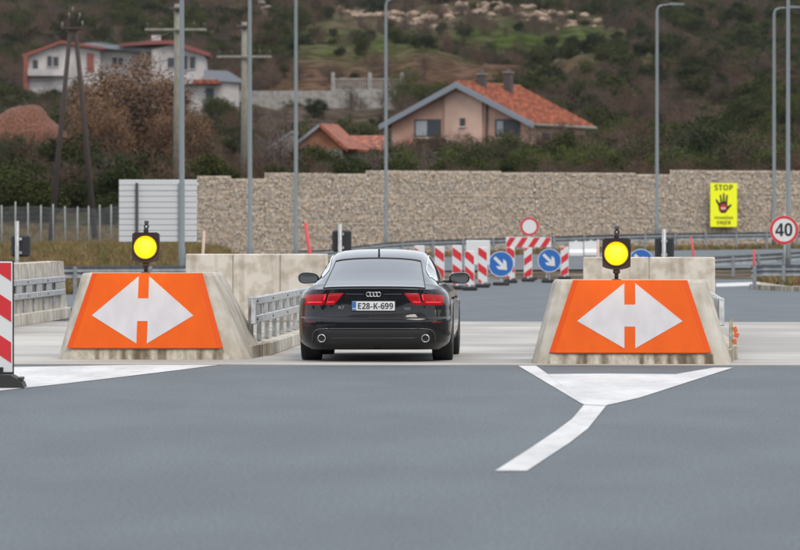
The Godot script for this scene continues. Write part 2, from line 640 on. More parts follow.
func soil(x: float, d: float) -> Color:
	var n := noise.get_noise_2d(x * 2.0 + 300.0, d * 0.8)
	var n2 := noise.get_noise_2d(x * 7.0, d * 3.0 + 90.0)
	var brown := Color(0.115, 0.086, 0.062)
	var straw := Color(0.140, 0.112, 0.066)
	var green := Color(0.075, 0.105, 0.035)
	var c := brown.lerp(straw, clampf(0.5 + n * 1.2, 0.0, 1.0)).lerp(green, clampf(n2 * 2.2, 0.0, 0.8))
	if d < 226.0 and x > -8.0:
		c = Color(0.25, 0.22, 0.185).lerp(brown, clampf(0.35 + n2, 0.0, 1.0))      # gravel verge
	var orchard := smoothstep(345.0, 380.0, d) * (1.0 - smoothstep(600.0, 612.0, d)) * smoothstep(-0.036 * d, -0.030 * d, x) * (1.0 - smoothstep(-0.004 * d, 0.004 * d, x))
	c = c.lerp(Color(0.088, 0.064, 0.050).lerp(brown, clampf(0.4 + n2, 0.0, 1.0)), orchard)
	# the meadow on the slope above the houses, and the red soil under it
	var field := smoothstep(690.0, 705.0, d) * (1.0 - smoothstep(832.0, 850.0, d)) * smoothstep(-19.0, -8.0, x) * (1.0 - smoothstep(30.0, 38.0, x))
	c = c.lerp(Color(0.062, 0.088, 0.018).lerp(straw, clampf(n2 * 1.5 + 0.1, 0.0, 0.7)), field)
	var cut := smoothstep(640.0, 652.0, d) * (1.0 - smoothstep(688.0, 700.0, d)) * smoothstep(-30.0, -22.0, x) * (1.0 - smoothstep(20.0, 30.0, x))
	return c.lerp(Color(0.14, 0.078, 0.052), cut * 0.8)


# ---------------------------------------------------------------- toll islands and what stands on them
func build_toll() -> void:
	island(Vector3(-3.080, 0, -62.1), "left", 30.0)
	island(Vector3(2.786, 0, -60.05), "right", 30.0)
	far_left_island()
	near_beacon()
	signal_backs()
	var mp := thing("marker_post", "thin grey marker post with a frayed orange reflector beside the right concrete block", "post", Vector3(4.109, 0, -61.6))
	part("post", bevel_mesh(Vector3(0.045, 0.52, 0.03), 0.006, Vector3(-0.03, 0.272, 0)), M.stained, mp)
	var rf := begin()
	for q in [[0.02, 0.40, 0.05, 0.07, 0.3], [0.035, 0.33, 0.06, 0.06, -0.3], [0.015, 0.25, 0.045, 0.07, 0.1]]:
		bevel(rf, Vector3(q[0], q[1], 0.02), Vector3(q[2], q[3], 0.015), 0.004, Basis(Vector3.BACK, q[4]))
	part("reflector", done(rf), M.rust, mp)


# a ring of outline points of the crash block at a height: front chamfered, sides running back
func block_ring(f: float, tall: float, top_half: float, skew: float) -> Array:
	var half_front := lerpf(1.02, top_half - 0.11, f)
	var half := lerpf(1.22, top_half, f)
	var front := lerpf(0.0, -0.42, f)
	var y := f * tall
	var out := []
	var prof := [Vector2(half_front, front), Vector2(lerpf(half_front, half, 0.6), front - 0.06), Vector2(lerpf(half_front, half, 0.9), front - 0.2), Vector2(half, front - 0.5), Vector2(half, lerpf(-2.6, -1.75, f))]
	for k in range(prof.size() - 1, -1, -1):
		out.append(Vector3(-prof[k].x + skew * f, y, prof[k].y))
	for k in prof.size():
		out.append(Vector3(prof[k].x + skew * f, y, prof[k].y))
	return out


# a point on the sloped front of the block, off it by a little
func on_front(x: float, f: float, off: float, tall: float) -> Vector3:
	var n := Vector3(0, 0.42, tall).normalized()
	return Vector3(x, f * tall, -0.42 * f) + n * off


func front_sheet(poly: Array, off: float, thick: float, tall: float) -> ArrayMesh:
	# outline in (x, height fraction), laid on the sloped front
	var n := Vector3(0, 0.42, tall).normalized()
	var up := Vector3(0, tall, -0.42)
	var st := begin()
	var p2 := PackedVector2Array()
	for p in poly:
		p2.append(Vector2(p.x, p.y * up.length()))
	prism(st, p2, off, off + thick, Transform3D(Basis(Vector3.RIGHT, up.normalized(), n), Vector3.ZERO))
	return done(st)


func island(at: Vector3, side: String, length: float) -> void:
	var left := side == "left"
	var g := "concrete crash blocks at the island noses"
	var b := thing("crash_block", "sloped concrete block with orange arrow panel, " + ("left of the black car" if left else "right of the black car"), "barrier", at, TURN, g)
	var tall := 1.085 if left else 1.015
	var top_half := 0.845 if left else 0.935
	var skew := -0.10 if left else -0.02
	var rings := []
	for f in [0.0, 0.13, 0.4, 0.7, 0.97, 1.0]:
		var ring := block_ring(f, tall, top_half, skew)
		if f == 1.0:
			for i in ring.size():
				ring[i] = Vector3(ring[i].x * 0.985, ring[i].y, lerpf(ring[i].z, -1.0, 0.02))
		rings.append(ring)
	var st := begin()
	var foot := begin()
	for i in rings.size() - 1:
		for j in rings[i].size():
			var j2: int = (j + 1) % rings[i].size()
			quad(foot if i == 0 and j == 4 else st, rings[i][j], rings[i + 1][j], rings[i + 1][j2], rings[i][j2])
	var top: Array = rings[-1]
	for j in range(1, top.size() - 1):
		tri(st, top[0], top[j + 1], top[j])
	part("body", done(st), M.concrete, b)
	part("base", done(foot), M.stained, b)
	# the folded orange sheet and its white arrow
	var wb := 0.90
	var wt := 0.625
	var cx := -0.095 if left else -0.02
	var sheet_poly := [Vector2(cx - wb, 0.135), Vector2(cx + wb, 0.135), Vector2(cx + wt, 0.992), Vector2(cx - wt, 0.992)]
	var panel := part("sign_panel", front_sheet(sheet_poly, 0.006, 0.026, tall), M.orange, b)
	var sgn := -1.0 if left else 1.0
	for s in [-1.0, 1.0]:
		# a strip of the sheet bent back round the corner
		var lo := on_front(cx + s * wb, 0.135, 0.032, tall)
		var hi := on_front(cx + s * wt, 0.992, 0.032, tall)
		var back := Vector3(s * 0.075, 0, -0.022)
		var e := begin()
		var c := (lo + hi) * 0.5 + Vector3(-s * 0.2, -0.2, -0.3)
		var q := [lo, hi, hi + back * 0.85, lo + back, lo - Vector3(0, 0, 0.014), hi - Vector3(0, 0, 0.014), hi + back * 0.85 - Vector3(0, 0, 0.014), lo + back - Vector3(0, 0, 0.014)]
		for f in [[0, 1, 2, 3], [4, 5, 6, 7], [0, 1, 5, 4], [3, 2, 6, 7], [0, 3, 7, 4], [1, 2, 6, 5]]:
			face(e, [q[f[0]], q[f[1]], q[f[2]], q[f[3]]], (q[0] + q[2] + q[4] + q[6]) * 0.25)
		part("folded_edge", done(e), M.orange_edge, panel)
	cx = -0.135 if left else -0.025
	var arrow := [Vector2(cx - 0.635, 0.505), Vector2(cx - 0.065, 0.955), Vector2(cx - 0.065, 0.70), Vector2(cx + 0.065, 0.70), Vector2(cx + 0.065, 0.955), Vector2(cx + 0.635, 0.505), Vector2(cx + 0.065, 0.185), Vector2(cx + 0.065, 0.44), Vector2(cx - 0.065, 0.44), Vector2(cx - 0.065, 0.185)]
	part("arrow", front_sheet(arrow, 0.0325, 0.003, tall), M.panel_white, panel)

	# the yellow signal that stands on the block
	var sp: Vector3 = b.transform * Vector3(-0.127 if left else -0.185, tall, -0.55)
	signal_lamp(sp, "lit yellow signal lamp on top of the " + side + " concrete block")

	# kerbed island behind the block
	var k := thing("kerbed_island", "low kerbed concrete island running back behind the " + side + " orange-fronted block", "traffic island", at, TURN)
	var outline := PackedVector2Array([Vector2(-1.05, -0.58), Vector2(1.20, -0.58), Vector2(1.28, -2.2), Vector2(1.42, -length), Vector2(-1.15, -length), Vector2(-1.08, -2.2)])
	var kst := begin()
	prism(kst, outline, 0.0, 0.17, Transform3D(Basis(Vector3.RIGHT, Vector3(0, 0, 1), Vector3(0, 1, 0)), Vector3.ZERO))
	part("slab", done(kst), M.stained, k)
	var kerb := bevel_mesh(Vector3(0.14, 0.19, 1.98), 0.02)
	for n in int((length - 3.0) / 2.0):
		for s in [-1.0, 1.0]:
			part("kerb_stone", kerb, M.concrete, k, Transform3D(Basis(), Vector3(1.26 if s > 0 else -1.02, 0.097, -3.3 - n * 2.0)))

	# upright concrete wall across the island
	var wx := [-2.288, 3.984]
	var w := thing("concrete_wall", "upright streaked concrete wall " + ("between the left block and the black car" if left else "standing behind the right orange-fronted block"), "wall", Vector3(wx[0] if left else wx[1], 0.17, -80.0), TURN)
	var full := 2.27 if left else 2.11
	var n_slabs := 3 if left else 2
	for i in n_slabs:
		var ww := full / n_slabs
		part("panel", bevel_mesh(Vector3(ww - 0.006, 1.08 if left else 1.03, 0.3), 0.015, Vector3(-full / 2 + (i + 0.5) * ww, 0.54 if left else 0.515, 0)), M.wall_concrete, w)

	# steel barrier along the right edge
	if left:
		island_rail(b.transform * Vector3(1.07, 0.17, -1.75), 18.0, 1.0, "slotted grey steel barrier between the left block and the black car")
	else:
		island_rail(b.transform * Vector3(1.07, 0.17, -2.9), 18.0, 1.0, "end of a grey steel barrier peeping out right of the right orange-fronted block")


# two flat beams on posts with spacers in the slot between them
func island_rail(at: Vector3, length: float, s: float, label: String) -> void:
	var r := thing("guard_rail", label, "guard rail", at, TURN, "steel barriers on the toll islands")
	var beam := bevel_mesh(Vector3(0.05, 0.105, length), 0.012)
	var top := 0.545
	part("beam", beam, M.steel, r, Transform3D(Basis(), Vector3(s * 0.07, top, -length / 2)))
	part("beam", beam, M.steel, r, Transform3D(Basis(), Vector3(s * 0.07, top - 0.235, -length / 2)))
	part("end_plate", bevel_mesh(Vector3(0.07, 0.36, 0.03), 0.008), M.steel, r, Transform3D(Basis(Vector3.RIGHT, -0.25), Vector3(s * 0.07, top - 0.12, 0.02)))
	var spacer := bevel_mesh(Vector3(0.03, 0.13, 0.75), 0.005)
	var post := bevel_mesh(Vector3(0.06, 0.60, 0.11), 0.01)
	var bolt := bevel_mesh(Vector3(0.014, 0.028, 0.09), 0.004)
	for i in int(length / 1.5):
		part("spacer", spacer, M.steel, r, Transform3D(Basis(), Vector3(s * 0.07, top - 0.118, -i * 1.5 - 0.62)))
		part("post", post, M.steel, r, Transform3D(Basis(), Vector3(s * 0.013, 0.3, -i * 1.5 - 0.3)))
		if i % 2 == 0:
			for dy in [0.0, -0.235]:
				part("bolt", bolt, M.dark_steel, r, Transform3D(Basis(), Vector3(s * 0.1, top + dy, -i * 1.5 - 0.3)))


func signal_lamp(at: Vector3, label: String) -> void:
	var t := thing("signal_lamp", label, "signal", at, TURN + 0.03, "yellow signals on the crash blocks")
	part("stem", tube_mesh([Vector3(0, -0.01, 0), Vector3(0, 0.17, 0)], [0.026], 10), M.black, t)
	part("clamp", bevel_mesh(Vector3(0.085, 0.05, 0.08), 0.008, Vector3(0, 0.105, 0)), M.housing, t)
	part("base_plate", bevel_mesh(Vector3(0.11, 0.016, 0.11), 0.004, Vector3(0, 0.006, 0)), M.dark_steel, t)
	var h := 0.335
	var st := begin()
	# body with a slightly bowed lower edge and chamfered corners
	var o := PackedVector2Array([Vector2(-0.168, 0.02), Vector2(-0.125, 0.0), Vector2(-0.06, -0.014), Vector2(0.06, -0.014), Vector2(0.125, 0.0), Vector2(0.168, 0.02), Vector2(0.172, h * 0.5), Vector2(0.168, h + 0.01), Vector2(0.14, h + 0.03), Vector2(-0.14, h + 0.03), Vector2(-0.168, h + 0.01), Vector2(-0.172, h * 0.5)])
	prism(st, o, -0.09, 0.05, Transform3D(Basis(), Vector3(0, 0.145, 0)))
	var body := part("housing", done(st), M.housing, t)
	var c := Vector3(-0.004, 0.145 + h * 0.5 + 0.012, 0.05)
	var lens := part("lamp_lens", spin_mesh([Vector2(0.0, 0.034), Vector2(0.06, 0.03), Vector2(0.11, 0.018), Vector2(0.143, 0.002)], 40, true), M.signal, t, Transform3D(Basis(), c))
	part("lamp_core", spin_mesh([Vector2(0.0, 0.0365), Vector2(0.03, 0.0355), Vector2(0.06, 0.0325), Vector2(0.072, 0.0275)], 32, true), M.signal_core, lens)
	part("rim", spin_mesh([Vector2(0.143, 0.0), Vector2(0.143, 0.02), Vector2(0.158, 0.02), Vector2(0.158, 0.0)], 40), M.black, t, Transform3D(Basis(), c))
	# a short hood over the upper half of the lens
	var hood := begin(true)
	var a0 := []
	var a1 := []
	for i in 17:
		var a := PI * i / 16.0
		a0.append(c + Vector3(cos(a) * 0.160, sin(a) * 0.160, 0.0))
		a1.append(c + Vector3(cos(a) * 0.160, sin(a) * 0.160, 0.03 + 0.05 * sin(a)))
	sheet(hood, [a0, a1])
	part("hood", done(hood), M.housing, t)
	# bracket, ring and aerial box on top
	part("bracket", bevel_mesh(Vector3(0.06, 0.05, 0.06), 0.008, Vector3(0, 0.145 + h + 0.052, -0.02)), M.housing, t)
	var ring := TorusMesh.new()
	ring.inner_radius = 0.014
	ring.outer_radius = 0.034
	ring.rings = 20
	ring.ring_segments = 8
	part("lifting_ring", ring, M.black, t, Transform3D(Basis(Vector3.RIGHT, PI / 2), Vector3(0.004, 0.145 + h + 0.105, -0.02)))
	part("aerial", bevel_mesh(Vector3(0.055, 0.04, 0.04), 0.006, Vector3(0.006, 0.145 + h + 0.157, -0.02)), M.dark_steel, t)
	var l := OmniLight3D.new()
	l.name = "glow"
	l.light_color = Color(1.0, 0.82, 0.1)
	l.light_energy = 0.06
	l.light_size = 0.12
	l.omni_range = 30.0
	l.omni_attenuation = 2.0
	l.shadow_enabled = true
	l.position = c + Vector3(0, 0, 0.16)
	t.add_child(l)


func far_left_island() -> void:
	var at := Vector3(-6.50, 0, -82.0)
	var k := thing("kerbed_island", "low kerbed concrete island at the left edge with a steel barrier on it", "traffic island", at, TURN)
	var kst := begin()
	prism(kst, PackedVector2Array([Vector2(-2.4, 18.0), Vector2(0.0, 18.0), Vector2(0.0, -10.6), Vector2(-0.3, -11.2), Vector2(-2.1, -11.2), Vector2(-2.4, -10.6)]), 0.0, 0.2, Transform3D(Basis(Vector3.RIGHT, Vector3(0, 0, 1), Vector3(0, 1, 0)), Vector3.ZERO))
	part("slab", done(kst), M.stained, k)
	var kerb := bevel_mesh(Vector3(0.14, 0.22, 1.98), 0.02)
	for n in 14:
		part("kerb_stone", kerb, M.concrete, k, Transform3D(Basis(), Vector3(-0.05, 0.112, 17.0 - n * 2.0)))
	var w := thing("concrete_wall", "long low concrete wall behind the barrier at the left edge, its end sloped", "wall", at + Vector3(0.17, 0.2, -9.2), TURN)
	for n in 5:
		if n == 0:
			var st := begin()
			prism(st, PackedVector2Array([Vector2(0, 0), Vector2(2.6, 0), Vector2(2.6, 0.87), Vector2(0.75, 0.87), Vector2(0.62, 0.85)]), -0.15, 0.15, Transform3D(Basis(Vector3(0, 0, 1), Vector3.UP, Vector3(-1, 0, 0)), Vector3(0, 0, -1.0)))
			part("panel", done(st), M.concrete, w)
		else:
			part("panel", bevel_mesh(Vector3(0.3, 0.87, 2.99), 0.015, Vector3(0, 0.435, 3.1 + (n - 1) * 3.0)), M.concrete, w)
	island_rail(at + Vector3(-0.33, 0.2, 6.0), 15.2, 1.0, "slotted grey steel barrier on the island at the left edge")


func stripes_on(parent: Node, w: float, h: float, period: float, rise: float, start: float, z: float, frame := 0.012) -> void:
	for q in bands(w, h, period, rise, start, frame):
		part("stripe", prism_mesh(q, z, z + 0.003), M.red, parent)


func near_beacon() -> void:
	var t := thing("warning_beacon", "red and white striped warning board in a black rubber foot at the left edge", "beacon", Vector3(-4.112, 0.006, -51.4), 0.02)
	var panel := part("panel", bevel_mesh(Vector3(0.255, 1.14, 0.03), 0.006, Vector3(0, 0.72, 0)), M.white, t)
	part("frame", bevel_mesh(Vector3(0.285, 1.17, 0.02), 0.006, Vector3(0, 0.72, -0.012)), M.black, t)
	var holder := Node3D.new()
	for q in bands(0.255, 1.14, 0.42, -0.17, 0.01):
		part("stripe", prism_mesh(q, 0.0, 0.003), M.red, panel, Transform3D(Basis(), Vector3(0, 0.15, 0.0155)))
	holder.free()
	part("stem", bevel_mesh(Vector3(0.07, 0.14, 0.05), 0.005, Vector3(0, 0.135, 0)), M.black, t)
	var st := begin()
	prism(st, PackedVector2Array([Vector2(-0.26, 0), Vector2(0.26, 0), Vector2(0.24, 0.05), Vector2(0.19, 0.09), Vector2(0.12, 0.13), Vector2(-0.12, 0.13), Vector2(-0.19, 0.09), Vector2(-0.24, 0.05)]), -0.3, 0.3)
	var foot := part("foot", done(st), M.rubber, t)
	for s in [-1.0, 1.0]:
		part("grip", bevel_mesh(Vector3(0.05, 0.035, 0.42), 0.008, Vector3(s * 0.215, 0.085, 0)), M.rubber, foot)


# signals for the other direction, seen from behind
func signal_backs() -> void:
	var g := "signals facing away at the far ends of the islands"
	for a in [[-6.741, -6.688, 88.0, 0.20, 1.794, 1.354, "black signal back on a grey pole above the left edge barrier"], [-1.056, -1.030, 88.0, 0.17, 1.741, 1.442, "black signal back on a grey pole behind the roof of the black car"], [4.646, 4.655, 88.0, 0.17, 1.653, 1.318, "black signal back on a grey pole behind the right concrete wall"]]:
		var t := thing("signal", a[6], "signal", Vector3(a[0], a[3], -a[2]), TURN, g)
		var hh: float = a[5] - a[3]
		part("pole", tube_mesh([Vector3(0, 0, 0), Vector3(0, a[4] - a[3], 0)], [0.038], 12), M.steel, t)
		var bx: float = a[1] - a[0]
		part("housing", bevel_mesh(Vector3(0.335, 0.38, 0.14), 0.03, Vector3(bx, hh, -0.13)), M.black, t)
		part("bracket", bevel_mesh(Vector3(0.11, 0.05, 0.12), 0.006, Vector3(bx * 0.5, hh + 0.12, -0.06)), M.steel, t)
		part("bracket", bevel_mesh(Vector3(0.11, 0.05, 0.12), 0.006, Vector3(bx * 0.5, hh - 0.12, -0.06)), M.steel, t)


# ---------------------------------------------------------------- the black fastback car
# own axes: x to the right, y up, the car drives along -z; the rear bumper is at z = +2.48
const SIDE := [[0.14, 0.80], [0.19, 0.87], [0.24, 0.91], [0.32, 0.93], [0.45, 0.938], [0.60, 0.94], [0.70, 0.932], [0.78, 0.915], [0.84, 0.89], [0.88, 0.855], [0.91, 0.81], [0.93, 0.775], [1.0, 0.74]]
const ROOF := [[-2.46, 0.58], [-2.40, 0.68], [-2.2, 0.76], [-1.8, 0.865], [-1.45, 0.95], [-1.15, 1.08], [-0.85, 1.225], [-0.55, 1.32], [-0.2, 1.360], [0.15, 1.375], [0.5, 1.360], [0.8, 1.315], [1.1, 1.240], [1.4, 1.145], [1.7, 1.045], [2.0, 0.958], [2.2, 0.912], [2.36, 0.892], [2.46, 0.886]]
const REAR := [[0.14, 2.30], [0.19, 2.36], [0.24, 2.42], [0.32, 2.455], [0.42, 2.48], [0.50, 2.482], [0.540, 2.466], [0.550, 2.448], [0.60, 2.424], [0.70, 2.414], [0.80, 2.412], [0.86, 2.420], [0.885, 2.428]]
const BEND := 0.52


func rear_z(x: float, y: float) -> float:
	var s := clampf(absf(x) / lookup(SIDE, y), 0.0, 1.0)
	return curve(REAR, y) - BEND + BEND * sqrt(maxf(0.0, 1.0 - pow(s, 4.0)))


func plan(y: float, z: float) -> float:
	var back := (curve(REAR, minf(y, 0.885)) - z) / BEND
	var f := 1.0
	if back < 1.0:
		f = pow(maxf(0.0, 1.0 - pow(1.0 - maxf(back, 0.0), 2.0)), 0.25)
	var ahead := (z + 2.47) / 0.75
	if ahead < 1.0:
		f = pow(maxf(0.0, 1.0 - pow(1.0 - maxf(ahead, 0.0), 2.2)), 0.33)
	return f


func arch(z: float) -> float:
	for c in [1.34, -1.574]:
		var q: float = 0.385 * 0.385 - (z - c) * (z - c)
		if q > 0.0:
			return 0.335 + sqrt(q)
	return 0.0


# half a cross-section, from the floor up over the shoulder to the roof's middle
func section(z: float) -> Array:
	var out := []
	var top := curve(ROOF, z)
	var belt := minf(0.93, top - 0.035)
	var low := lerpf(0.16, 0.22, clampf((-z - 1.9) / 0.5, 0.0, 1.0))
	for f in [0.0, 0.06, 0.13, 0.24, 0.40, 0.56, 0.70, 0.80, 0.88, 0.94, 1.0]:
		var y := lerpf(low, belt, f)
		var x := lookup(SIDE, lerpf(low, 0.93, f)) * plan(y, z)
		out.append(Vector2(x, maxf(y, arch(z))))
	var cab := clampf((top - belt) / 0.32, 0.0, 1.0)
	var wb: float = out[-1].x
	var rail := lerpf(wb * 0.93, 0.585, smoothstep(0.0, 0.9, cab))
	var drop := lerpf(0.016, 0.075, cab)
	var rail_y := maxf(top - drop, belt)
	for f in [0.25, 0.5, 0.75]:
		var bow: float = sin(f * PI) * 0.018 * cab
		out.append(Vector2(lerpf(wb, rail, f) + bow, lerpf(belt, rail_y, f) + bow * 0.5))
	out.append(Vector2(rail, rail_y))
	out.append(Vector2(rail * 0.93, lerpf(rail_y, top, 0.42)))
	out.append(Vector2(rail * 0.78, lerpf(rail_y, top, 0.70)))
	out.append(Vector2(rail * 0.5, lerpf(rail_y, top, 0.90)))
	out.append(Vector2(rail * 0.25, lerpf(rail_y, top, 0.975)))
	out.append(Vector2(0, top))
	return out


func skin_y(x: float, z: float) -> float:
	var s := section(z)
	for i in range(s.size() - 1, 0, -1):
		var a: Vector2 = s[i]
		var b: Vector2 = s[i - 1]
		if absf(x) >= a.x and absf(x) <= b.x and b.x > a.x:
			return lerpf(a.y, b.y, (absf(x) - a.x) / (b.x - a.x))
	return s[11].y


# a patch on the rear face between four (x, y) corners: outer top, inner top, inner bottom, outer bottom
func rear_patch(q: Array, off: float, nu := 10, nv := 5) -> ArrayMesh:
	var rows := []
	for i in nv + 1:
		var row := []
		for j in nu + 1:
			var u := float(j) / nu
			var v := float(i) / nv
			var p: Vector2 = q[0].lerp(q[1], u).lerp(q[3].lerp(q[2], u), v)
			var edge := off if (i > 0 and i < nv and j > 0 and j < nu) else -0.004
			row.append(Vector3(p.x, p.y, rear_z(p.x, p.y) + edge))
		rows.append(row)
	var st := begin(true)
	if q[0].x > q[1].x:
		for r in rows:
			r.reverse()
	rows.reverse()
	sheet(st, rows)
	return done(st)


func build_car() -> void:
	var car := thing("car", "black fastback car seen from behind, driving between the two orange-fronted blocks", "car", Vector3.ZERO, -0.039)
	# the middle of the rear bumper lies at x -0.325, 60.9 m from the camera
	car.position = Vector3(-0.325, 0.012, -60.9) - car.basis * Vector3(0, 0, 2.48)

	# shell
	var zs := []
	var z := -2.46
	while z < 2.45:
		zs.append(z)
		z += 0.03 if z > 1.9 else 0.05
	zs.append(2.45)
	var rows_r := []
	var rows_l := []
	for zz in zs:
		var s := section(zz)
		var a := [Vector3(0, 0.16, zz)]
		var b := [Vector3(0, 0.16, zz)]
		for p in s:
			var pz: float = minf(zz, curve(REAR, p.y) - 0.03) if p.y < 0.882 else zz
			a.append(Vector3(p.x, p.y, pz))
			b.append(Vector3(-p.x, p.y, pz))
		rows_r.append(a)
		b.reverse()
		rows_l.append(b)
	var st := begin(true)
	rows_r.reverse()
	sheet(st, rows_r)
	rows_l.reverse()
	sheet(st, rows_l)
	var body := part("body", done(st), M.car_paint, car)

	# rear face: hatch and bumper
	for band in [[0.5505, 0.887, "hatch", 14], [0.15, 0.55, "bumper", 32]]:
		var rows := []
		for i in int(band[3]) + 1:
			var y: float = lerpf(band[1], band[0], float(i) / int(band[3]))
			var row := []
			for j in 61:
				var a := (j / 60.0 - 0.5) * PI
				var w := lookup(SIDE, y)
				var x: float = signf(a) * w * sqrt(absf(sin(a)))
				row.append(Vector3(x, y, curve(REAR, y) - BEND + BEND * cos(a)))
			rows.append(row)
		rows.reverse()
		var f := begin(true)
		sheet(f, rows)
		part(band[2], done(f), M.car_paint, car)
	# lip along the rear edge of the hatch
	var lip := []
	for j in 41:
		var x := (j / 40.0 - 0.5) * 1.42
		lip.append(Vector3(x, 0.893 - 0.02 * pow(absf(x) / 0.71, 3.0), rear_z(x, 0.88) - 0.012))
	part("spoiler_lip", tube_mesh(lip, [0.012], 8), M.car_paint, car)
	# gap between hatch and bumper, bright line on the bumper, lower insert
	part("diffuser", rear_patch([Vector2(-0.70, 0.405), Vector2(0.70, 0.405), Vector2(0.62, 0.21), Vector2(-0.62, 0.21)], 0.010, 40, 6), M.plastic, car)
	part("bumper_trim", rear_patch([Vector2(-0.55, 0.417), Vector2(0.55, 0.417), Vector2(0.55, 0.405), Vector2(-0.55, 0.405)], 0.016, 30, 3), M.dark_chrome, car)
	part("bumper_trim", rear_patch([Vector2(-0.53, 0.300), Vector2(0.53, 0.300), Vector2(0.53, 0.291), Vector2(-0.53, 0.291)], 0.016, 30, 3), M.dark_chrome, car)
	for s in [-1.0, 1.0]:
		var arc := []
		for q in [[0.55, 0.411], [0.62, 0.409], [0.685, 0.400], [0.725, 0.375], [0.745, 0.335], [0.75, 0.285], [0.742, 0.235]]:
			arc.append(Vector3(s * q[0], q[1], rear_z(q[0], q[1]) + 0.006))
		part("bumper_trim", tube_mesh(arc, [0.007], 6), M.dark_chrome, car)
		var crease := []
		for k in 9:
			var cx := lerpf(0.345, 0.115, k / 8.0)
			crease.append(Vector3(s * cx, 0.832 - 0.004 * k / 8.0, rear_z(cx, 0.83) + 0.002))
		part("hatch_trim", tube_mesh(crease, [0.0045], 6), M.dark_chrome, car)
	for s in [-1.0, 1.0]:
		var refl := part("reflector", rear_patch([Vector2(s * 0.84, 0.50), Vector2(s * 0.70, 0.50), Vector2(s * 0.70, 0.475), Vector2(s * 0.84, 0.475)], 0.006, 8, 2), plain(lin(0.16, 0.004, 0.006), 0.2), car)
		refl.set_meta("label", "dark red bumper reflector")

	# tail lamps: an outer piece on the body, an inner one on the hatch
	for s in [-1.0, 1.0]:
		var lamp := part("tail_light", rear_patch([Vector2(s * 0.865, 0.822), Vector2(s * 0.565, 0.843), Vector2(s * 0.605, 0.688), Vector2(s * 0.850, 0.685)], 0.012, 12, 6), M.tail_lens, car)
		part("tail_light_lens", rear_patch([Vector2(s * 0.555, 0.843), Vector2(s * 0.352, 0.850), Vector2(s * 0.485, 0.692), Vector2(s * 0.595, 0.688)], 0.012, 12, 6), M.tail_lens, lamp)
		part("tail_light_strip", rear_patch([Vector2(s * 0.845, 0.752), Vector2(s * 0.605, 0.757), Vector2(s * 0.615, 0.706), Vector2(s * 0.838, 0.704)], 0.016, 8, 2), M.tail_led, lamp)
		part("tail_light_strip", rear_patch([Vector2(s * 0.575, 0.757), Vector2(s * 0.452, 0.760), Vector2(s * 0.490, 0.710), Vector2(s * 0.585, 0.706)], 0.016, 8, 2), M.tail_led, lamp)
		part("tail_light_strip", rear_patch([Vector2(s * 0.60, 0.826), Vector2(s * 0.578, 0.828), Vector2(s * 0.606, 0.745), Vector2(s * 0.622, 0.745)], 0.016, 3, 5), M.tail_led, lamp)

	# windows
	var g := []
	for i in 25:
		var f := i / 24.0
		var zz := lerpf(1.05, 2.20, f)
		var w := lerpf(0.530, 0.625, f)
		var row := []
		for j in 21:
			var x := (j / 20.0 - 0.5) * 2.0 * w
			row.append(Vector3(x, skin_y(x, zz) + 0.007, zz))
		g.append(row)
	g.reverse()
	var gs := begin(true)
	sheet(gs, g)
	part("rear_window", done(gs), M.car_glass, car)
	var frame_pts := []
	for j in 21:
		frame_pts.append(g[-1][j])
	for i in range(23, -1, -1):
		frame_pts.append(g[i][20])
	for j in range(19, -1, -1):
		frame_pts.append(g[0][j])
	for i in range(1, 25):
		frame_pts.append(g[i][0])
	part("window_seal", tube_mesh(frame_pts, [0.0065], 6), M.seal, car)
	var header := []
	for j in 21:
		header.append(g[-1][j] + Vector3(0, 0.002, -0.006))
	part("window_seal", tube_mesh(header, [0.011], 6), M.seal, car)
	for s in [-1.0, 1.0]:
		for seg in [[-0.98, -0.02], [0.0, 0.92], [0.95, 1.55]]:
			var rows := []
			for i in 13:
				var zz: float = lerpf(seg[0], seg[1], i / 12.0)
				var q := section(zz)
				var row := []
				for k in 7:
					var v := lerpf(0.10, 0.92, k / 6.0) * 4.0
					var i0 := 10 + int(v)
					var p: Vector2 = (q[i0] as Vector2).lerp(q[mini(i0 + 1, 14)], v - int(v))
					row.append(Vector3(s * (p.x + 0.006), p.y + 0.002, zz))
				rows.append(row)
			if s > 0:
				rows.reverse()
			var w := begin(true)
			sheet(w, rows)
			part("side_window", done(w), M.car_glass, car)
		var trim := []
		for i in 30:
			var q := section(lerpf(-1.0, 1.62, i / 29.0))
			var p: Vector2 = (q[13] as Vector2).lerp(q[14], 0.8)
			trim.append(Vector3(s * (p.x + 0.008), p.y + 0.004, lerpf(-1.0, 1.62, i / 29.0)))
		part("window_trim", tube_mesh(trim, [0.008], 6), M.chrome, car)
		var belt := []
		for i in 30:
			var zz := lerpf(-1.0, 1.6, i / 29.0)
			var q := section(zz)
			belt.append(Vector3(s * (q[10].x + 0.004), q[10].y + 0.008, zz))
		part("window_trim", tube_mesh(belt, [0.008], 6), M.chrome, car)
		# door handles
		for hz in [0.55, -0.45]:
			part("door_handle", bevel_mesh(Vector3(0.03, 0.03, 0.2), 0.01, Vector3(s * 0.928, 0.765, hz)), M.car_paint, body)
	var ws := []
	for i in 13:
		var zz := lerpf(-1.42, -0.72, i / 12.0)
		var row := []
		for j in 17:
			var x := (j / 16.0 - 0.5) * 2.0 * lerpf(0.66, 0.52, i / 12.0)
			row.append(Vector3(x, skin_y(x, zz) + 0.006, zz))
		ws.append(row)
	ws.reverse()
	var wst := begin(true)
	sheet(wst, ws)
	part("windscreen", done(wst), M.car_glass, car)

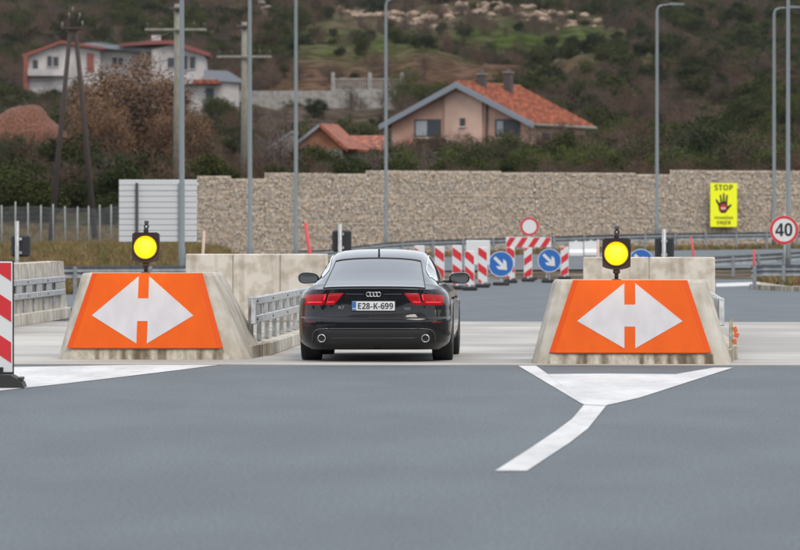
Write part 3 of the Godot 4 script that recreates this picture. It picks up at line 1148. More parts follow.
	# door mirrors
	for s in [-1.0, 1.0]:
		var m := begin(true)
		var prof := []
		var c := Vector3(s * 0.975, 1.0, -0.62)
		for i in 9:
			var f := i / 8.0
			var ring := []
			var size: float = [1.0, 1.04, 1.05, 1.02, 0.95, 0.83, 0.62, 0.36, 0.02][i]
			for k in 25:
				var a := TAU * k / 24.0
				var cx := signf(cos(a)) * pow(absf(cos(a)), 0.72)
				var cy := signf(sin(a)) * pow(absf(sin(a)), 0.8)
				ring.append(c + Vector3(s * (cx * 0.118 - 0.01 * (1.0 - cx)) * size, cy * (0.070 + 0.008 * cx) * size, 0.06 - f * 0.19))
			prof.append(ring)
		if s < 0:
			prof.reverse()
		sheet(m, prof)
		var mh := part("door_mirror", done(m), M.car_paint, car)
		var gl := begin(true)
		var ring0: Array = prof[0] if s > 0 else prof[-1]
		for k in 24:
			var a3: Vector3 = c.lerp(ring0[k], 0.9) + Vector3(0, 0, 0.055 - 0.06 * 0.9 + 0.004)
			var b3: Vector3 = c.lerp(ring0[k + 1], 0.9) + Vector3(0, 0, 0.055 - 0.06 * 0.9 + 0.004)
			tri(gl, c + Vector3(0, 0, 0.06), a3, b3)
		part("mirror_glass", done(gl), M.mirror, mh)
		part("mirror_foot", bevel_mesh(Vector3(0.14, 0.035, 0.06), 0.012, Vector3(s * 0.83, 0.955, -0.64)), M.plastic, mh)

	# wheels: tyre and spoked rim
	var tyre_prof := [Vector2(0.245, -0.11), Vector2(0.30, -0.128), Vector2(0.335, -0.122), Vector2(0.349, -0.10), Vector2(0.352, -0.05), Vector2(0.352, 0.05), Vector2(0.349, 0.10), Vector2(0.335, 0.122), Vector2(0.30, 0.128), Vector2(0.245, 0.11)]
	var tyre_mesh := spin_mesh(tyre_prof, 40, true)
	var rim_st := begin()
	spin(rim_st, [Vector2(0.248, -0.115), Vector2(0.235, -0.09), Vector2(0.23, 0.09), Vector2(0.248, 0.115), Vector2(0.255, 0.11)], 32)
	for k in 10:
		bevel(rim_st, Basis(Vector3.BACK, TAU * k / 10.0) * Vector3(0.14, 0, 0.085), Vector3(0.2, 0.032, 0.03), 0.006, Basis(Vector3.BACK, TAU * k / 10.0))
	spin(rim_st, [Vector2(0.0, 0.105), Vector2(0.05, 0.10), Vector2(0.06, 0.07), Vector2(0.06, 0.0)], 20)
	var rim_mesh := done(rim_st)
	var disc_mesh := spin_mesh([Vector2(0.06, 0.03), Vector2(0.18, 0.03), Vector2(0.18, 0.0), Vector2(0.06, 0.0)], 28)
	for s in [-1.0, 1.0]:
		for zz in [1.34, -1.574]:
			var wh := Node3D.new()
			wh.name = "wheel"
			car.add_child(wh, true)
			wh.transform = Transform3D(Basis(Vector3.UP, s * PI / 2), Vector3(s * 0.812, 0.345, zz))
			part("tyre", tyre_mesh, M.tyre, wh)
			part("rim", rim_mesh, M.rim, wh)
			part("brake_disc", disc_mesh, M.dark_steel, wh)
	var ax := begin()
	bevel(ax, Vector3(0, 0.30, 1.34), Vector3(1.25, 0.12, 0.5), 0.03)
	bevel(ax, Vector3(-0.3, 0.25, 2.0), Vector3(0.5, 0.16, 0.35), 0.05)
	bevel(ax, Vector3(0.35, 0.25, 2.0), Vector3(0.5, 0.16, 0.35), 0.05)
	part("underbody", done(ax), M.plastic, car)

	# exhaust tips
	for s in [-1.0, 1.0]:
		var at := Vector3(s * 0.633, 0.292, rear_z(0.633, 0.30) + 0.02)
		var e := part("exhaust_tip", spin_mesh([Vector2(0.036, -0.12), Vector2(0.039, 0.028), Vector2(0.043, 0.034), Vector2(0.050, 0.028), Vector2(0.052, -0.06)], 24, true), M.exhaust, car, Transform3D(Basis(), at))
		part("exhaust_bore", spin_mesh([Vector2(0.0, 0.0), Vector2(0.038, 0.0)], 20), M.black, e)

	# badges: four rings, letters left and right of the plate
	for k in 4:
		var ring := TorusMesh.new()
		ring.inner_radius = 0.0225
		ring.outer_radius = 0.0305
		ring.rings = 28
		ring.ring_segments = 8
		var x := (k - 1.5) * 0.041
		part("emblem_ring", ring, M.chrome, car, Transform3D(Basis(Vector3.RIGHT, PI / 2), Vector3(x, 0.828, rear_z(x, 0.828) + 0.006)))
	var badge := part("badge", letters("A7", 0.038, "Droid Sans", true, 0.008), M.chrome, car, Transform3D(Basis(Vector3.RIGHT, 0.0).scaled(Vector3(1.25, 1, 1)), Vector3(-0.395, 0.668, rear_z(0.395, 0.668) + 0.006)))
	badge.set_meta("label", "chrome A7 lettering")
	part("badge", letters("TDI", 0.030, "Droid Sans", true, 0.008), M.chrome, car, Transform3D(Basis().scaled(Vector3(1.2, 1, 1)), Vector3(0.41, 0.652, rear_z(0.41, 0.652) + 0.006)))

	# number plate
	var py := 0.685
	var pz := rear_z(0.0, py) + 0.016
	var plate := part("number_plate", bevel_mesh(Vector3(0.52, 0.112, 0.008), 0.004), M.white, car, Transform3D(Basis(), Vector3(0, py, pz)))
	part("plate_frame", bevel_mesh(Vector3(0.54, 0.132, 0.012), 0.004, Vector3(0, 0, -0.006)), M.plastic, plate)
	part("plate_band", bevel_mesh(Vector3(0.046, 0.108, 0.002), 0.0005, Vector3(-0.235, 0, 0.0045)), M.blue, plate)
	part("plate_letters", letters("BIH", 0.018, "Droid Sans", true, 0.001), M.white, plate, Transform3D(Basis(), Vector3(-0.235, -0.03, 0.0063)))
	part("plate_letters", letters("E28-K-699", 0.074, "Droid Sans", true, 0.001), M.black, plate, Transform3D(Basis().scaled(Vector3(0.93, 1, 1)), Vector3(0.022, -0.001, 0.0053)))

	# aerial fin on the roof
	var fin := begin()
	prism(fin, PackedVector2Array([Vector2(0.10, 0.0), Vector2(0.085, 0.075), Vector2(0.05, 0.078), Vector2(-0.02, 0.04), Vector2(-0.10, 0.0)]), -0.011, 0.011, Transform3D(Basis(Vector3(0, 0, 1), Vector3.UP, Vector3(-1, 0, 0)), Vector3(0, curve(ROOF, 0.78) - 0.012, 0.78)))
	part("aerial_fin", done(fin), M.car_paint, car)


# ---------------------------------------------------------------- beyond the toll: works signs, rails, lamps, wall, houses
func build_far() -> void:
	works_site()
	rails()
	lamps_and_poles()
	gabion_wall()
	left_side()
	right_side()
	pink_house()
	white_house()
	shed()
	terrace_wall()
	rocks_and_heap()


func beacon(label: String, at: Vector3, h: float, rise: float, turn := 0.0) -> void:
	var t := thing("warning_beacon", label, "beacon", at, turn, "striped beacons at the road works")
	part("foot", bevel_mesh(Vector3(0.42, 0.11, 0.7), 0.03, Vector3(0, 0.055, 0)), M.rubber, t)
	var panel := part("panel", bevel_mesh(Vector3(0.27, h - 0.14, 0.04), 0.012, Vector3(0, 0.14 + (h - 0.14) / 2, 0)), M.white, t)
	part("stem", bevel_mesh(Vector3(0.06, 0.08, 0.05), 0.006, Vector3(0, 0.13, 0)), M.white, t)
	for q in bands(0.27, h - 0.14, 0.46, rise, 0.1):
		part("stripe", prism_mesh(q, 0.0, 0.004), M.red, panel, Transform3D(Basis(), Vector3(0, 0.14, 0.0202)))


func disc_outline(r: float, n := 40) -> PackedVector2Array:
	var o := PackedVector2Array()
	for k in n:
		o.append(Vector2.from_angle(TAU * k / n) * r)
	return o


func arrow_sign(label: String, at: Vector3, centre: float, r: float) -> void:
	var t := thing("arrow_sign", label, "traffic sign", at, 0.0, "blue keep-right signs at the road works")
	part("foot", bevel_mesh(Vector3(0.5, 0.1, 0.6), 0.03, Vector3(0, 0.05, 0)), M.rubber, t)
	part("post", bevel_mesh(Vector3(0.05, centre, 0.05), 0.008, Vector3(0, centre / 2 + 0.05, -0.04)), M.steel, t)
	var disc := part("disc", spin_mesh([Vector2(0, -0.012), Vector2(r, -0.012), Vector2(r, 0.012), Vector2(0, 0.012)], 40), M.blue, t, Transform3D(Basis(), Vector3(0, centre, 0)))
	part("border", spin_mesh([Vector2(r * 0.93, 0.0125), Vector2(r * 0.93, 0.015), Vector2(r * 0.985, 0.015), Vector2(r * 0.985, 0.0125)], 40), M.white, disc)
	var st := begin()
	prism(st, PackedVector2Array([Vector2(-0.72, 0.12), Vector2(-0.72, -0.12), Vector2(0.12, -0.12), Vector2(-0.16, -0.40), Vector2(0.16, -0.42), Vector2(0.66, 0.0), Vector2(0.16, 0.42), Vector2(-0.16, 0.40), Vector2(0.12, 0.12)]), 0.0125, 0.016, Transform3D(Basis(Vector3.BACK, -PI / 4).scaled(Vector3(r, r, 1)), Vector3.ZERO))
	part("arrow", done(st), M.white, disc)


func ring_sign(t: Node3D, centre: float, r: float, inner: float) -> MeshInstance3D:
	var disc := part("disc", spin_mesh([Vector2(0, -0.012), Vector2(r, -0.012), Vector2(r, 0.012), Vector2(0, 0.012)], 48), M.white, t, Transform3D(Basis(), Vector3(0, centre, 0)))
	part("red_ring", spin_mesh([Vector2(r * inner, 0.0125), Vector2(r * inner, 0.016), Vector2(r * 0.985, 0.016), Vector2(r * 0.985, 0.0125)], 48), M.red, disc)
	return disc


func works_site() -> void:
	beacon("striped beacon farthest left, half hidden behind the roof of the black car", Vector3(0.523, 0, -134), 1.24, -0.2)
	beacon("second striped beacon from the left, close beside the roof of the black car", Vector3(1.090, 0, -138), 1.20, -0.2)
	beacon("striped beacon nearest right of the black car's mirror", Vector3(1.585, 0, -139), 1.23, -0.2)
	beacon("mostly white striped beacon before the white board", Vector3(1.904, 0, -137), 1.08, -0.24)
	beacon("striped beacon just left of the larger blue arrow sign", Vector3(2.376, 0, -144), 1.16, -0.2)
	beacon("striped beacon behind the right edge of the larger blue arrow sign", Vector3(3.470, 0, -157), 1.12, -0.2)
	beacon("striped beacon under the middle of the striped barrier board", Vector3(4.122, 0, -161), 1.10, 0.2)
	beacon("striped beacon just right of the smaller blue arrow sign", Vector3(5.527, 0, -168), 1.10, 0.2)
	arrow_sign("larger blue round sign with white arrow pointing down right", Vector3(3.030, 0, -150), 0.640, 0.39)
	arrow_sign("smaller blue round arrow sign under the striped barrier board's right end", Vector3(4.724, 0, -158), 0.699, 0.38)
	arrow_sign("blue round sign showing only its top above the right concrete wall", Vector3(7.230, 0, -150), 0.730, 0.37)

	var wb := thing("white_board", "plain white board standing behind the striped beacons", "board", Vector3(2.340, 0, -150))
	part("board", bevel_mesh(Vector3(0.72, 0.75, 0.04), 0.015, Vector3(0, 0.98, 0)), M.white, wb)
	for s in [-1.0, 1.0]:
		part("leg", bevel_mesh(Vector3(0.06, 0.64, 0.06), 0.01, Vector3(s * 0.28, 0.32, -0.02)), M.steel, wb)
		part("foot", bevel_mesh(Vector3(0.2, 0.06, 0.5), 0.015, Vector3(s * 0.28, 0.03, 0)), M.rubber, wb)

	var bb := thing("barrier_board", "red and white striped horizontal barrier board above the beacons", "barrier", Vector3(4.240, 0, -165))
	var plank := part("plank", bevel_mesh(Vector3(1.5, 0.34, 0.03), 0.008, Vector3(0, 1.26, 0)), M.white, bb)
	var st := begin()
	var rect := PackedVector2Array([Vector2(-0.73, 1.10), Vector2(0.73, 1.10), Vector2(0.73, 1.42), Vector2(-0.73, 1.42)])
	for k in range(-1, 5):
		var x := -0.86 + k * 0.40
		for q in Geometry2D.intersect_polygons(rect, PackedVector2Array([Vector2(x, 1.05), Vector2(x + 0.2, 1.05), Vector2(x + 0.48, 1.47), Vector2(x + 0.28, 1.47)])):
			part("stripe", prism_mesh(q, 0.0152, 0.019), M.red, plank)
	for s in [-1.0, 1.0]:
		part("leg", bevel_mesh(Vector3(0.06, 1.12, 0.05), 0.01, Vector3(s * 0.6, 0.56, -0.045)), M.steel, bb)
		part("foot", bevel_mesh(Vector3(0.3, 0.08, 0.7), 0.02, Vector3(s * 0.6, 0.04, 0)), M.rubber, bb)

	var rs := thing("round_sign", "white round sign with a red border above the barrier board", "traffic sign", Vector3(4.299, 0, -166))
	part("post", tube_mesh([Vector3(0, 0, -0.03), Vector3(0, 2.098, -0.03)], [0.03], 10), M.steel, rs)
	part("foot", bevel_mesh(Vector3(0.5, 0.1, 0.5), 0.03, Vector3(0, 0.05, -0.03)), M.rubber, rs)
	ring_sign(rs, 1.783, 0.31, 0.76)

	for a in [[576.0, "left"], [591.0, "right"]]:
		var b := thing("plastic_barrier", "white plastic barrier block behind the right signal lamp, " + a[1] + " one of two", "barrier", ground_at((a[0] - 400.0) * 195.0 / 5000.0, 195.0) + Vector3(0, 0.05, 0), 0.0, "white plastic barriers")
		var bs := begin()
		prism(bs, PackedVector2Array([Vector2(-0.25, 0), Vector2(0.25, 0), Vector2(0.25, 0.12), Vector2(0.1, 0.25), Vector2(0.08, 0.55), Vector2(-0.08, 0.55), Vector2(-0.1, 0.25), Vector2(-0.25, 0.12)]), -0.27, 0.27, Transform3D(Basis(Vector3(0, 0, 1), Vector3.UP, Vector3(-1, 0, 0)), Vector3.ZERO))
		part("body", done(bs), M.white, b)
		part("cap", bevel_mesh(Vector3(0.10, 0.05, 0.08), 0.01, Vector3(0, 0.572, 0)), M.white, b)

	for a in [[316.0, 91.0, 0.17, 1.60, 0.075, "leaning red marker post left of the black car's roof"], [697.5, 150.0, 0.0, 1.45, 0.08, "leaning red marker post right of the right signal back"], [754.0, 145.0, 0.0, 1.1, 0.0, "short red marker post left of the round speed sign"], [598.0, 120.0, 0.0, 1.42, 0.0, "pale pink marker post beside the right yellow signal"], [201.0, 120.0, 0.0, 1.62, -0.03, "pale pink marker post right of the ribbed white sign back"]]:
		var p := thing("marker_post", a[5], "post", Vector3((a[0] - 400.0) * a[1] / 5000.0, a[2], -a[1]), 0.0)
		var m: Material = M.faded_red if a[5].contains("red") else plain(lin(0.52, 0.36, 0.30), 0.7)
		part("post", tube_mesh([Vector3(0, 0, 0), Vector3(-a[4] * 1.0, a[3] * 0.5, 0), Vector3(-a[4] * 2.6, a[3], 0)], [0.042, 0.04, 0.03], 8), m, p)
		part("foot", bevel_mesh(Vector3(0.2, 0.05, 0.2), 0.015, Vector3(0, 0.025, 0)), M.rubber, p)


# W-shaped steel beam on posts along a line of ground points
func beam_rail(label: String, pts: Array, top: float, spacing: float, toward: float) -> void:
	var base: Vector3 = pts[0]
	var t := thing("guard_rail", label, "guard rail", base, 0.0, "steel guard rails along the far roads")
	var prof := [Vector2(0, -0.31), Vector2(0.03, -0.28), Vector2(0.075, -0.24), Vector2(0.075, -0.20), Vector2(0.02, -0.155), Vector2(0.075, -0.11), Vector2(0.075, -0.07), Vector2(0.03, -0.03), Vector2(0, 0), Vector2(-0.012, 0), Vector2(0.012, -0.04), Vector2(0.055, -0.08), Vector2(0.055, -0.10), Vector2(0.0, -0.155), Vector2(0.055, -0.21), Vector2(0.055, -0.23), Vector2(0.012, -0.275), Vector2(-0.012, -0.31)]
	var rows := []
	var length := 0.0
	for i in pts.size():
		var dir: Vector3 = (pts[mini(i + 1, pts.size() - 1)] - pts[maxi(i - 1, 0)]).normalized()
		var out := Vector3(-dir.z, 0, dir.x).normalized() * toward
		var row := []
		for p in prof + [prof[0]]:
			row.append(pts[i] - base + out * (p.x + 0.1) + Vector3(0, top + p.y, 0))
		rows.append(row)
	var st := begin()
	sheet(st, rows)
	part("beam", done(st), M.rail, t)
	var post := bevel_mesh(Vector3(0.1, top, 0.06), 0.01, Vector3(0, top / 2 - 0.03, 0))
	for i in pts.size() - 1:
		var a: Vector3 = pts[i]
		var b: Vector3 = pts[i + 1]
		var n := int(a.distance_to(b) / spacing)
		for k in maxi(n, 1):
			part("post", post, M.rail, t, Transform3D(Basis(), a.lerp(b, (k + 0.5) / maxi(n, 1)) - base))


func rails() -> void:
	var a := []
	for k in 20:
		var x := -4.451 + k * 1.3
		a.append(ground_at(x, 214.0 - 3.0 * (1.0 - smoothstep(-5.0, 2.0, x))))
	beam_rail("long steel guard rail along the foot of the stone-filled wall", a, 0.76, 2.0, -1.0)
	a = []
	for k in 6:
		a.append(ground_at(10.055 + k * 1.0, 171.0 + k * 1.6) + Vector3(0, 0.02, 0))
	beam_rail("steel guard rail along the ramp left of the speed sign", a, 0.7, 2.0, -1.0)
	beam_rail("near steel guard rail at the right edge above a strip of soil", [Vector3(9.674, 0.05, -139), Vector3(10.008, 0.1, -138.5), Vector3(12.420, 0.1, -137.5)], 0.60, 1.3, -1.0)
	beam_rail("dark steel guard rail below the grassy bank behind the left block", [ground_at(-9.288, 129.0) + Vector3(0, 0.05, 0), ground_at(-7.540, 130.0) + Vector3(0, 0.05, 0), ground_at(-5.544, 132.0) + Vector3(0, 0.05, 0)], 0.72, 1.5, -1.0)
	var v := begin()
	var poly := PackedVector2Array([Vector2(9.853, -141.0), Vector2(10.074, -137.5), Vector2(10.720, -134.5), Vector2(40, -120), Vector2(40, -150), Vector2(11.250, -150)])
	prism(v, poly, 0.0, 0.13, Transform3D(Basis(Vector3.RIGHT, Vector3(0, 0, 1), Vector3(0, 1, 0)), Vector3.ZERO))
	struct("verge", done(v), M.stained)


func lamp_post(label: String, x: float, d: float, height: float, arm: float) -> void:
	var at := ground_at(x, d)
	var t := thing("street_lamp", label, "street lamp", at, 0.0, "tall grey street lamps")
	part("base_plate", bevel_mesh(Vector3(0.36, 0.05, 0.36), 0.01, Vector3(0, 0.025, 0)), M.pole, t)
	part("pole", tube_mesh([Vector3(0, 0, 0), Vector3(0, 1.2, 0), Vector3(0, 1.25, 0), Vector3(0, height - 0.25, 0), Vector3(0.06, height - 0.06, 0), Vector3(0.22, height, 0)], [0.095, 0.095, 0.078, 0.06, 0.05, 0.045], 12), M.pole, t)
	part("access_door", bevel_mesh(Vector3(0.09, 0.4, 0.03), 0.006, Vector3(0, 0.75, 0.095)), M.pole, t)
	part("arm", tube_mesh([Vector3(0.18, height, 0), Vector3(arm * 0.5, height + 0.03, 0)], [0.04, 0.035], 8), M.pole, t)
	var st := begin()
	prism(st, PackedVector2Array([Vector2(arm * 0.42, -0.02), Vector2(arm, -0.01), Vector2(arm + 0.02, 0.02), Vector2(arm * 0.95, 0.06), Vector2(arm * 0.5, 0.09), Vector2(arm * 0.42, 0.06)]), -0.14, 0.14, Transform3D(Basis(), Vector3(0, height + 0.03, 0)))
	var head := part("lamp_head", done(st), M.pole, t)
	part("diffuser", bevel_mesh(Vector3(arm * 0.4, 0.02, 0.2), 0.005, Vector3(arm * 0.74, height + 0.006, 0)), M.window_pale, head)


func lamps_and_poles() -> void:
	lamp_post("thickest grey lamp pole, passing the right side of the ribbed white sign back", -6.104, 140.0, 11.0, 1.3)
	lamp_post("grey lamp pole second from the left, rising above the left concrete wall", -5.100, 170.0, 11.0, 1.3)
	lamp_post("grey lamp pole third from the left, left of the terracotta shed", -3.952, 190.0, 11.0, 1.3)
	lamp_post("grey lamp pole left of the pink house, its arm at the top edge", -0.605, 216.0, 11.25, 1.45)
	lamp_post("grey street lamp standing alone right of the pink house", 11.102, 216.0, 10.6, 1.18)
	lamp_post("grey street lamp at the right with its head at the picture's edge", 16.232, 217.0, 10.45, 1.25)
	lamp_post("grey lamp pole nearest the right edge, behind the speed sign", 13.658, 176.0, 11.0, 1.3)

	# timber A-frame pole
	var x := -13.996
	var g := ground_h(x, 214.0)
	var t := thing("timber_pole", "dark timber A-frame power pole before the white house", "utility pole", Vector3(x, g - 0.2, -214))
	var top: float = 10.374 - g + 0.2
	for s in [-1.0, 1.0]:
		part("leg", tube_mesh([Vector3(s * 0.98, 0, 0), Vector3(s * 0.55, top * 0.5, 0), Vector3(s * 0.10, top, 0)], [0.13, 0.115, 0.09], 8), M.wood, t)
	part("crossarm", bevel_mesh(Vector3(0.95, 0.10, 0.1), 0.02, Vector3(-0.05, top - 0.08, 0.12)), M.wood, t)
	for ins in [[-0.45, 0.05], [0.0, 0.70], [0.30, 0.45], [-0.15, 0.45], [0.42, 0.10]]:
		part("insulator", spin_mesh([Vector2(0.0, 0.16), Vector2(0.035, 0.15), Vector2(0.05, 0.10), Vector2(0.03, 0.07), Vector2(0.055, 0.03), Vector2(0.03, 0.0), Vector2(0.012, -0.08)], 10, true), M.pole_concrete, t, Transform3D(Basis(Vector3.RIGHT, -PI / 2), Vector3(ins[0], top + ins[1], 0.12)))
	for q in [[-0.12, -0.15, 0.75], [0.2, 0.28, 0.5], [0.02, 0.02, 0.72]]:
		part("bracket", tube_mesh([Vector3(q[0] * 0.6, top - 0.1, 0.1), Vector3(q[1], top + q[2], 0.12)], [0.03], 6), M.wood, t)

	for a in [[178.0, 240.0, 4.0, 30.0, 145.0, 207.0, 0.21, "pale concrete power pole with a long crossarm, left of the two"], [244.5, 250.0, 22.0, 57.0, 217.0, 272.0, 0.17, "pale concrete power pole with a thin crossarm, right of the two"]]:
		var d: float = a[1]
		var px := func(p: float) -> float: return (p - 400.0) * d / 5000.0
		var py := func(p: float) -> float: return 1.6 - (p - 232.0) * d / 5000.0
		var gx: float = px.call(a[0])
		var gh := ground_h(gx, d)
		var u := thing("concrete_pole", a[7], "utility pole", Vector3(gx, gh - 0.2, -d), 0.0, "concrete power poles")
		var hh: float = py.call(a[2]) - gh + 0.2
		part("shaft", tube_mesh([Vector3(0, 0, 0), Vector3(0, hh, 0)], [a[6] * 1.15, a[6] * 0.8], 12), M.pole_concrete, u)
		var ay: float = py.call(a[3]) - gh + 0.2
		var x0: float = px.call(a[4]) - gx
		var x1: float = px.call(a[5]) - gx
		part("crossarm", bevel_mesh(Vector3(x1 - x0, 0.13, 0.12), 0.02, Vector3((x0 + x1) / 2, ay, a[6] + 0.05)), M.pole_concrete, u)
		for q in [x0 + 0.12, x0 + 0.75, x1 - 0.12, x1 - 0.6]:
			part("insulator", spin_mesh([Vector2(0.0, 0.24), Vector2(0.05, 0.22), Vector2(0.075, 0.15), Vector2(0.045, 0.11), Vector2(0.08, 0.05), Vector2(0.045, 0.0), Vector2(0.016, -0.1)], 10, true), M.frame, u, Transform3D(Basis(Vector3.RIGHT, -PI / 2), Vector3(q, ay + 0.10, a[6] + 0.05)))
		part("cap", bevel_mesh(Vector3(0.6, 0.16, 0.16), 0.03, Vector3(-0.1, hh - 0.25, a[6] + 0.02)), M.frame, u)
	for w in [[80.0, 58.0, "lower dark power cable crossing before the white house"], [37.0, 30.0, "upper dark power cable from the timber pole to the concrete pole"]]:
		var pts := []
		for k in 21:
			var f := k / 20.0
			var dd := lerpf(214.0, 240.0, f)
			var xx := lerpf(-20.0 if w[0] > 50 else -13.996, -10.752, f)
			var y0: float = 1.6 - (w[0] - 232.0) * 214.0 / 5000.0
			var y1: float = 1.6 - (w[1] - 232.0) * 240.0 / 5000.0
			pts.append(Vector3(xx, lerpf(y0, y1, f) - 0.5 * sin(f * PI), -dd))
		var c := thing("power_cable", w[2], "cable", pts[0])
		var st := begin(true)
		tube(st, pts.map(func(p): return p - pts[0]), [0.018], 5)
		part("cable", done(st), M.rubber, c)


func rubble(seed_no: int) -> ArrayMesh:
	rng.seed = seed_no
	var st := begin()
	st.set_color(Color(0.52, 0.445, 0.375))
	box(st, Vector3(0, 0.5, -0.15), Vector3(1.48, 0.98, 0.2))
	var y := 0.0
	while y < 0.97:
		var hh := rng.randf_range(0.08, 0.14)
		var x := -0.75
		while x < 0.72:
			var w := rng.randf_range(0.05, 0.105)
			var c := Vector3(x + w / 2, minf(y + hh / 2, 0.93), rng.randf_range(-0.025, 0.035))
			var tone := rng.randf_range(0.82, 1.15)
			var warm := rng.randf_range(-0.03, 0.03)
			st.set_color(Color((0.56 + warm) * tone, 0.48 * tone, (0.40 - warm) * tone))
			var p := []
			for i in 8:
				var s := Vector3(1 if i & 1 else -1, 1 if i & 2 else -1, 1 if i & 4 else -1)
				var j := Vector3(rng.randf_range(0.62, 1.08), rng.randf_range(0.62, 1.08), rng.randf_range(0.5, 1.2))
				p.append(c + s * j * Vector3(w * 0.5, hh * 0.54, 0.09))
			for f in [[0, 1, 3, 2], [4, 5, 7, 6], [0, 1, 5, 4], [2, 3, 7, 6], [0, 2, 6, 4], [1, 3, 7, 5]]:
				face(st, [p[f[0]], p[f[1]], p[f[2]]], c)
				face(st, [p[f[0]], p[f[2]], p[f[3]]], c)
			x += w * 1.0
		y += hh * 0.96
	return done(st)


func gabion_wall() -> void:
	var d := 222.0
	var x0 := -9.013
	var t := thing("gabion_wall", "long wall of stone-filled wire baskets below the hillside", "wall", Vector3(x0, 0, -d))
	var kinds := []
	for k in 7:
		kinds.append(rubble(100 + k))
	rng.seed = 44
	var tops := [[197.0, 3.90], [212.0, 4.10], [240.0, 3.95], [272.0, 4.24], [330.0, 4.16], [362.0, 4.34], [500.0, 4.26], [655.0, 4.17], [668.0, 4.36], [830.0, 4.22]]
	for c in 24:
		var x := c * 1.5 + 0.75
		var px := (x0 + x) / d * 5000.0 + 400.0
		var top := 0.0
		for q in tops:
			if px >= q[0] - 8.0:
				top = q[1]
		top = lerpf(top, lookup(tops, px), 0.35)
		var base := ground_h(x0 + x, 221.0) - 0.25
		for k in 4:
			var hh := (top - base) / 4.0
			var flip := -1.0 if rng.randf() < 0.5 else 1.0
			var b := Basis().scaled(Vector3(flip, hh, 1.0))
			part("basket", kinds[rng.randi() % 7], M.stone, t, Transform3D(b, Vector3(x + rng.randf_range(-0.02, 0.02), base + k * hh, -k * 0.06 + rng.randf_range(-0.03, 0.03))))
	part("fill", bevel_mesh(Vector3(35.5, 3.3, 0.7), 0.05, Vector3(17.9, 1.75, -0.75)), M.core, t)


func left_side() -> void:
	# back of a large sign, made of ribbed sections
	var d := 150.0
	var x := -7.260
	var g := ground_h(x, d)
	var t := thing("sign_back", "ribbed pale grey back of a large sign behind the left signal", "sign", Vector3(x, g, -d))
	var top: float = 3.175 - g
	var bottom: float = 1.300 - g
	var n := 11
	for k in n:
		var hh := (top - bottom) / n
		part("section", bevel_mesh(Vector3(2.34, hh - 0.012, 0.035), 0.008, Vector3(0, bottom + (k + 0.5) * hh, rng.randf_range(-0.004, 0.004))), M.back_board, t)
	part("backing", bevel_mesh(Vector3(2.30, top - bottom - 0.02, 0.02), 0.004, Vector3(0, (top + bottom) / 2, -0.03)), M.dark_steel, t)
	for s in [-0.63, 0.66]:
		part("post", bevel_mesh(Vector3(0.085, top - 0.05, 0.08), 0.01, Vector3(s, (top - 0.05) / 2 - 0.05, 0.065)), M.dark_steel if s < 0 else M.pole, t)

	# wire fence on the bank
	var a := ground_at(-15.491, 188.0)
	var b := ground_at(-11.898, 214.0)
	var f := thing("wire_fence", "grey wire mesh fence with round posts on the grassy bank", "fence", a)
	var wires := begin()
	var count := 11
	for k in count + 1:
		var q := ground_at(lerpf(a.x, b.x, float(k) / count), -lerpf(a.z, b.z, float(k) / count)) - a
		part("post", tube_mesh([q + Vector3(0, -0.1, 0), q + Vector3(rng.randf_range(-0.02, 0.02), 1.75 + rng.randf_range(-0.08, 0.05), 0)], [0.026], 8), M.fence_post, f)
	for k in 300:
		var u := k / 300.0
		var q := ground_at(lerpf(a.x, b.x, u), -lerpf(a.z, b.z, u)) - a
		box(wires, q + Vector3(0, 0.82, 0), Vector3(0.004, 1.6, 0.004))
	for r in 9:
		for k in 30:
			var q0 := ground_at(lerpf(a.x, b.x, k / 30.0), -lerpf(a.z, b.z, k / 30.0)) - a
			var q1 := ground_at(lerpf(a.x, b.x, (k + 1) / 30.0), -lerpf(a.z, b.z, (k + 1) / 30.0)) - a
			var off := Vector3(0, 0.06 + r * 0.19, 0)
			var e := Vector3(0, 0.005, 0)
			quad(wires, q0 + off, q0 + off + e, q1 + off + e, q1 + off)
	var mesh := part("mesh", done(wires), M.wire, f)
	mesh.set_meta("kind", "stuff")


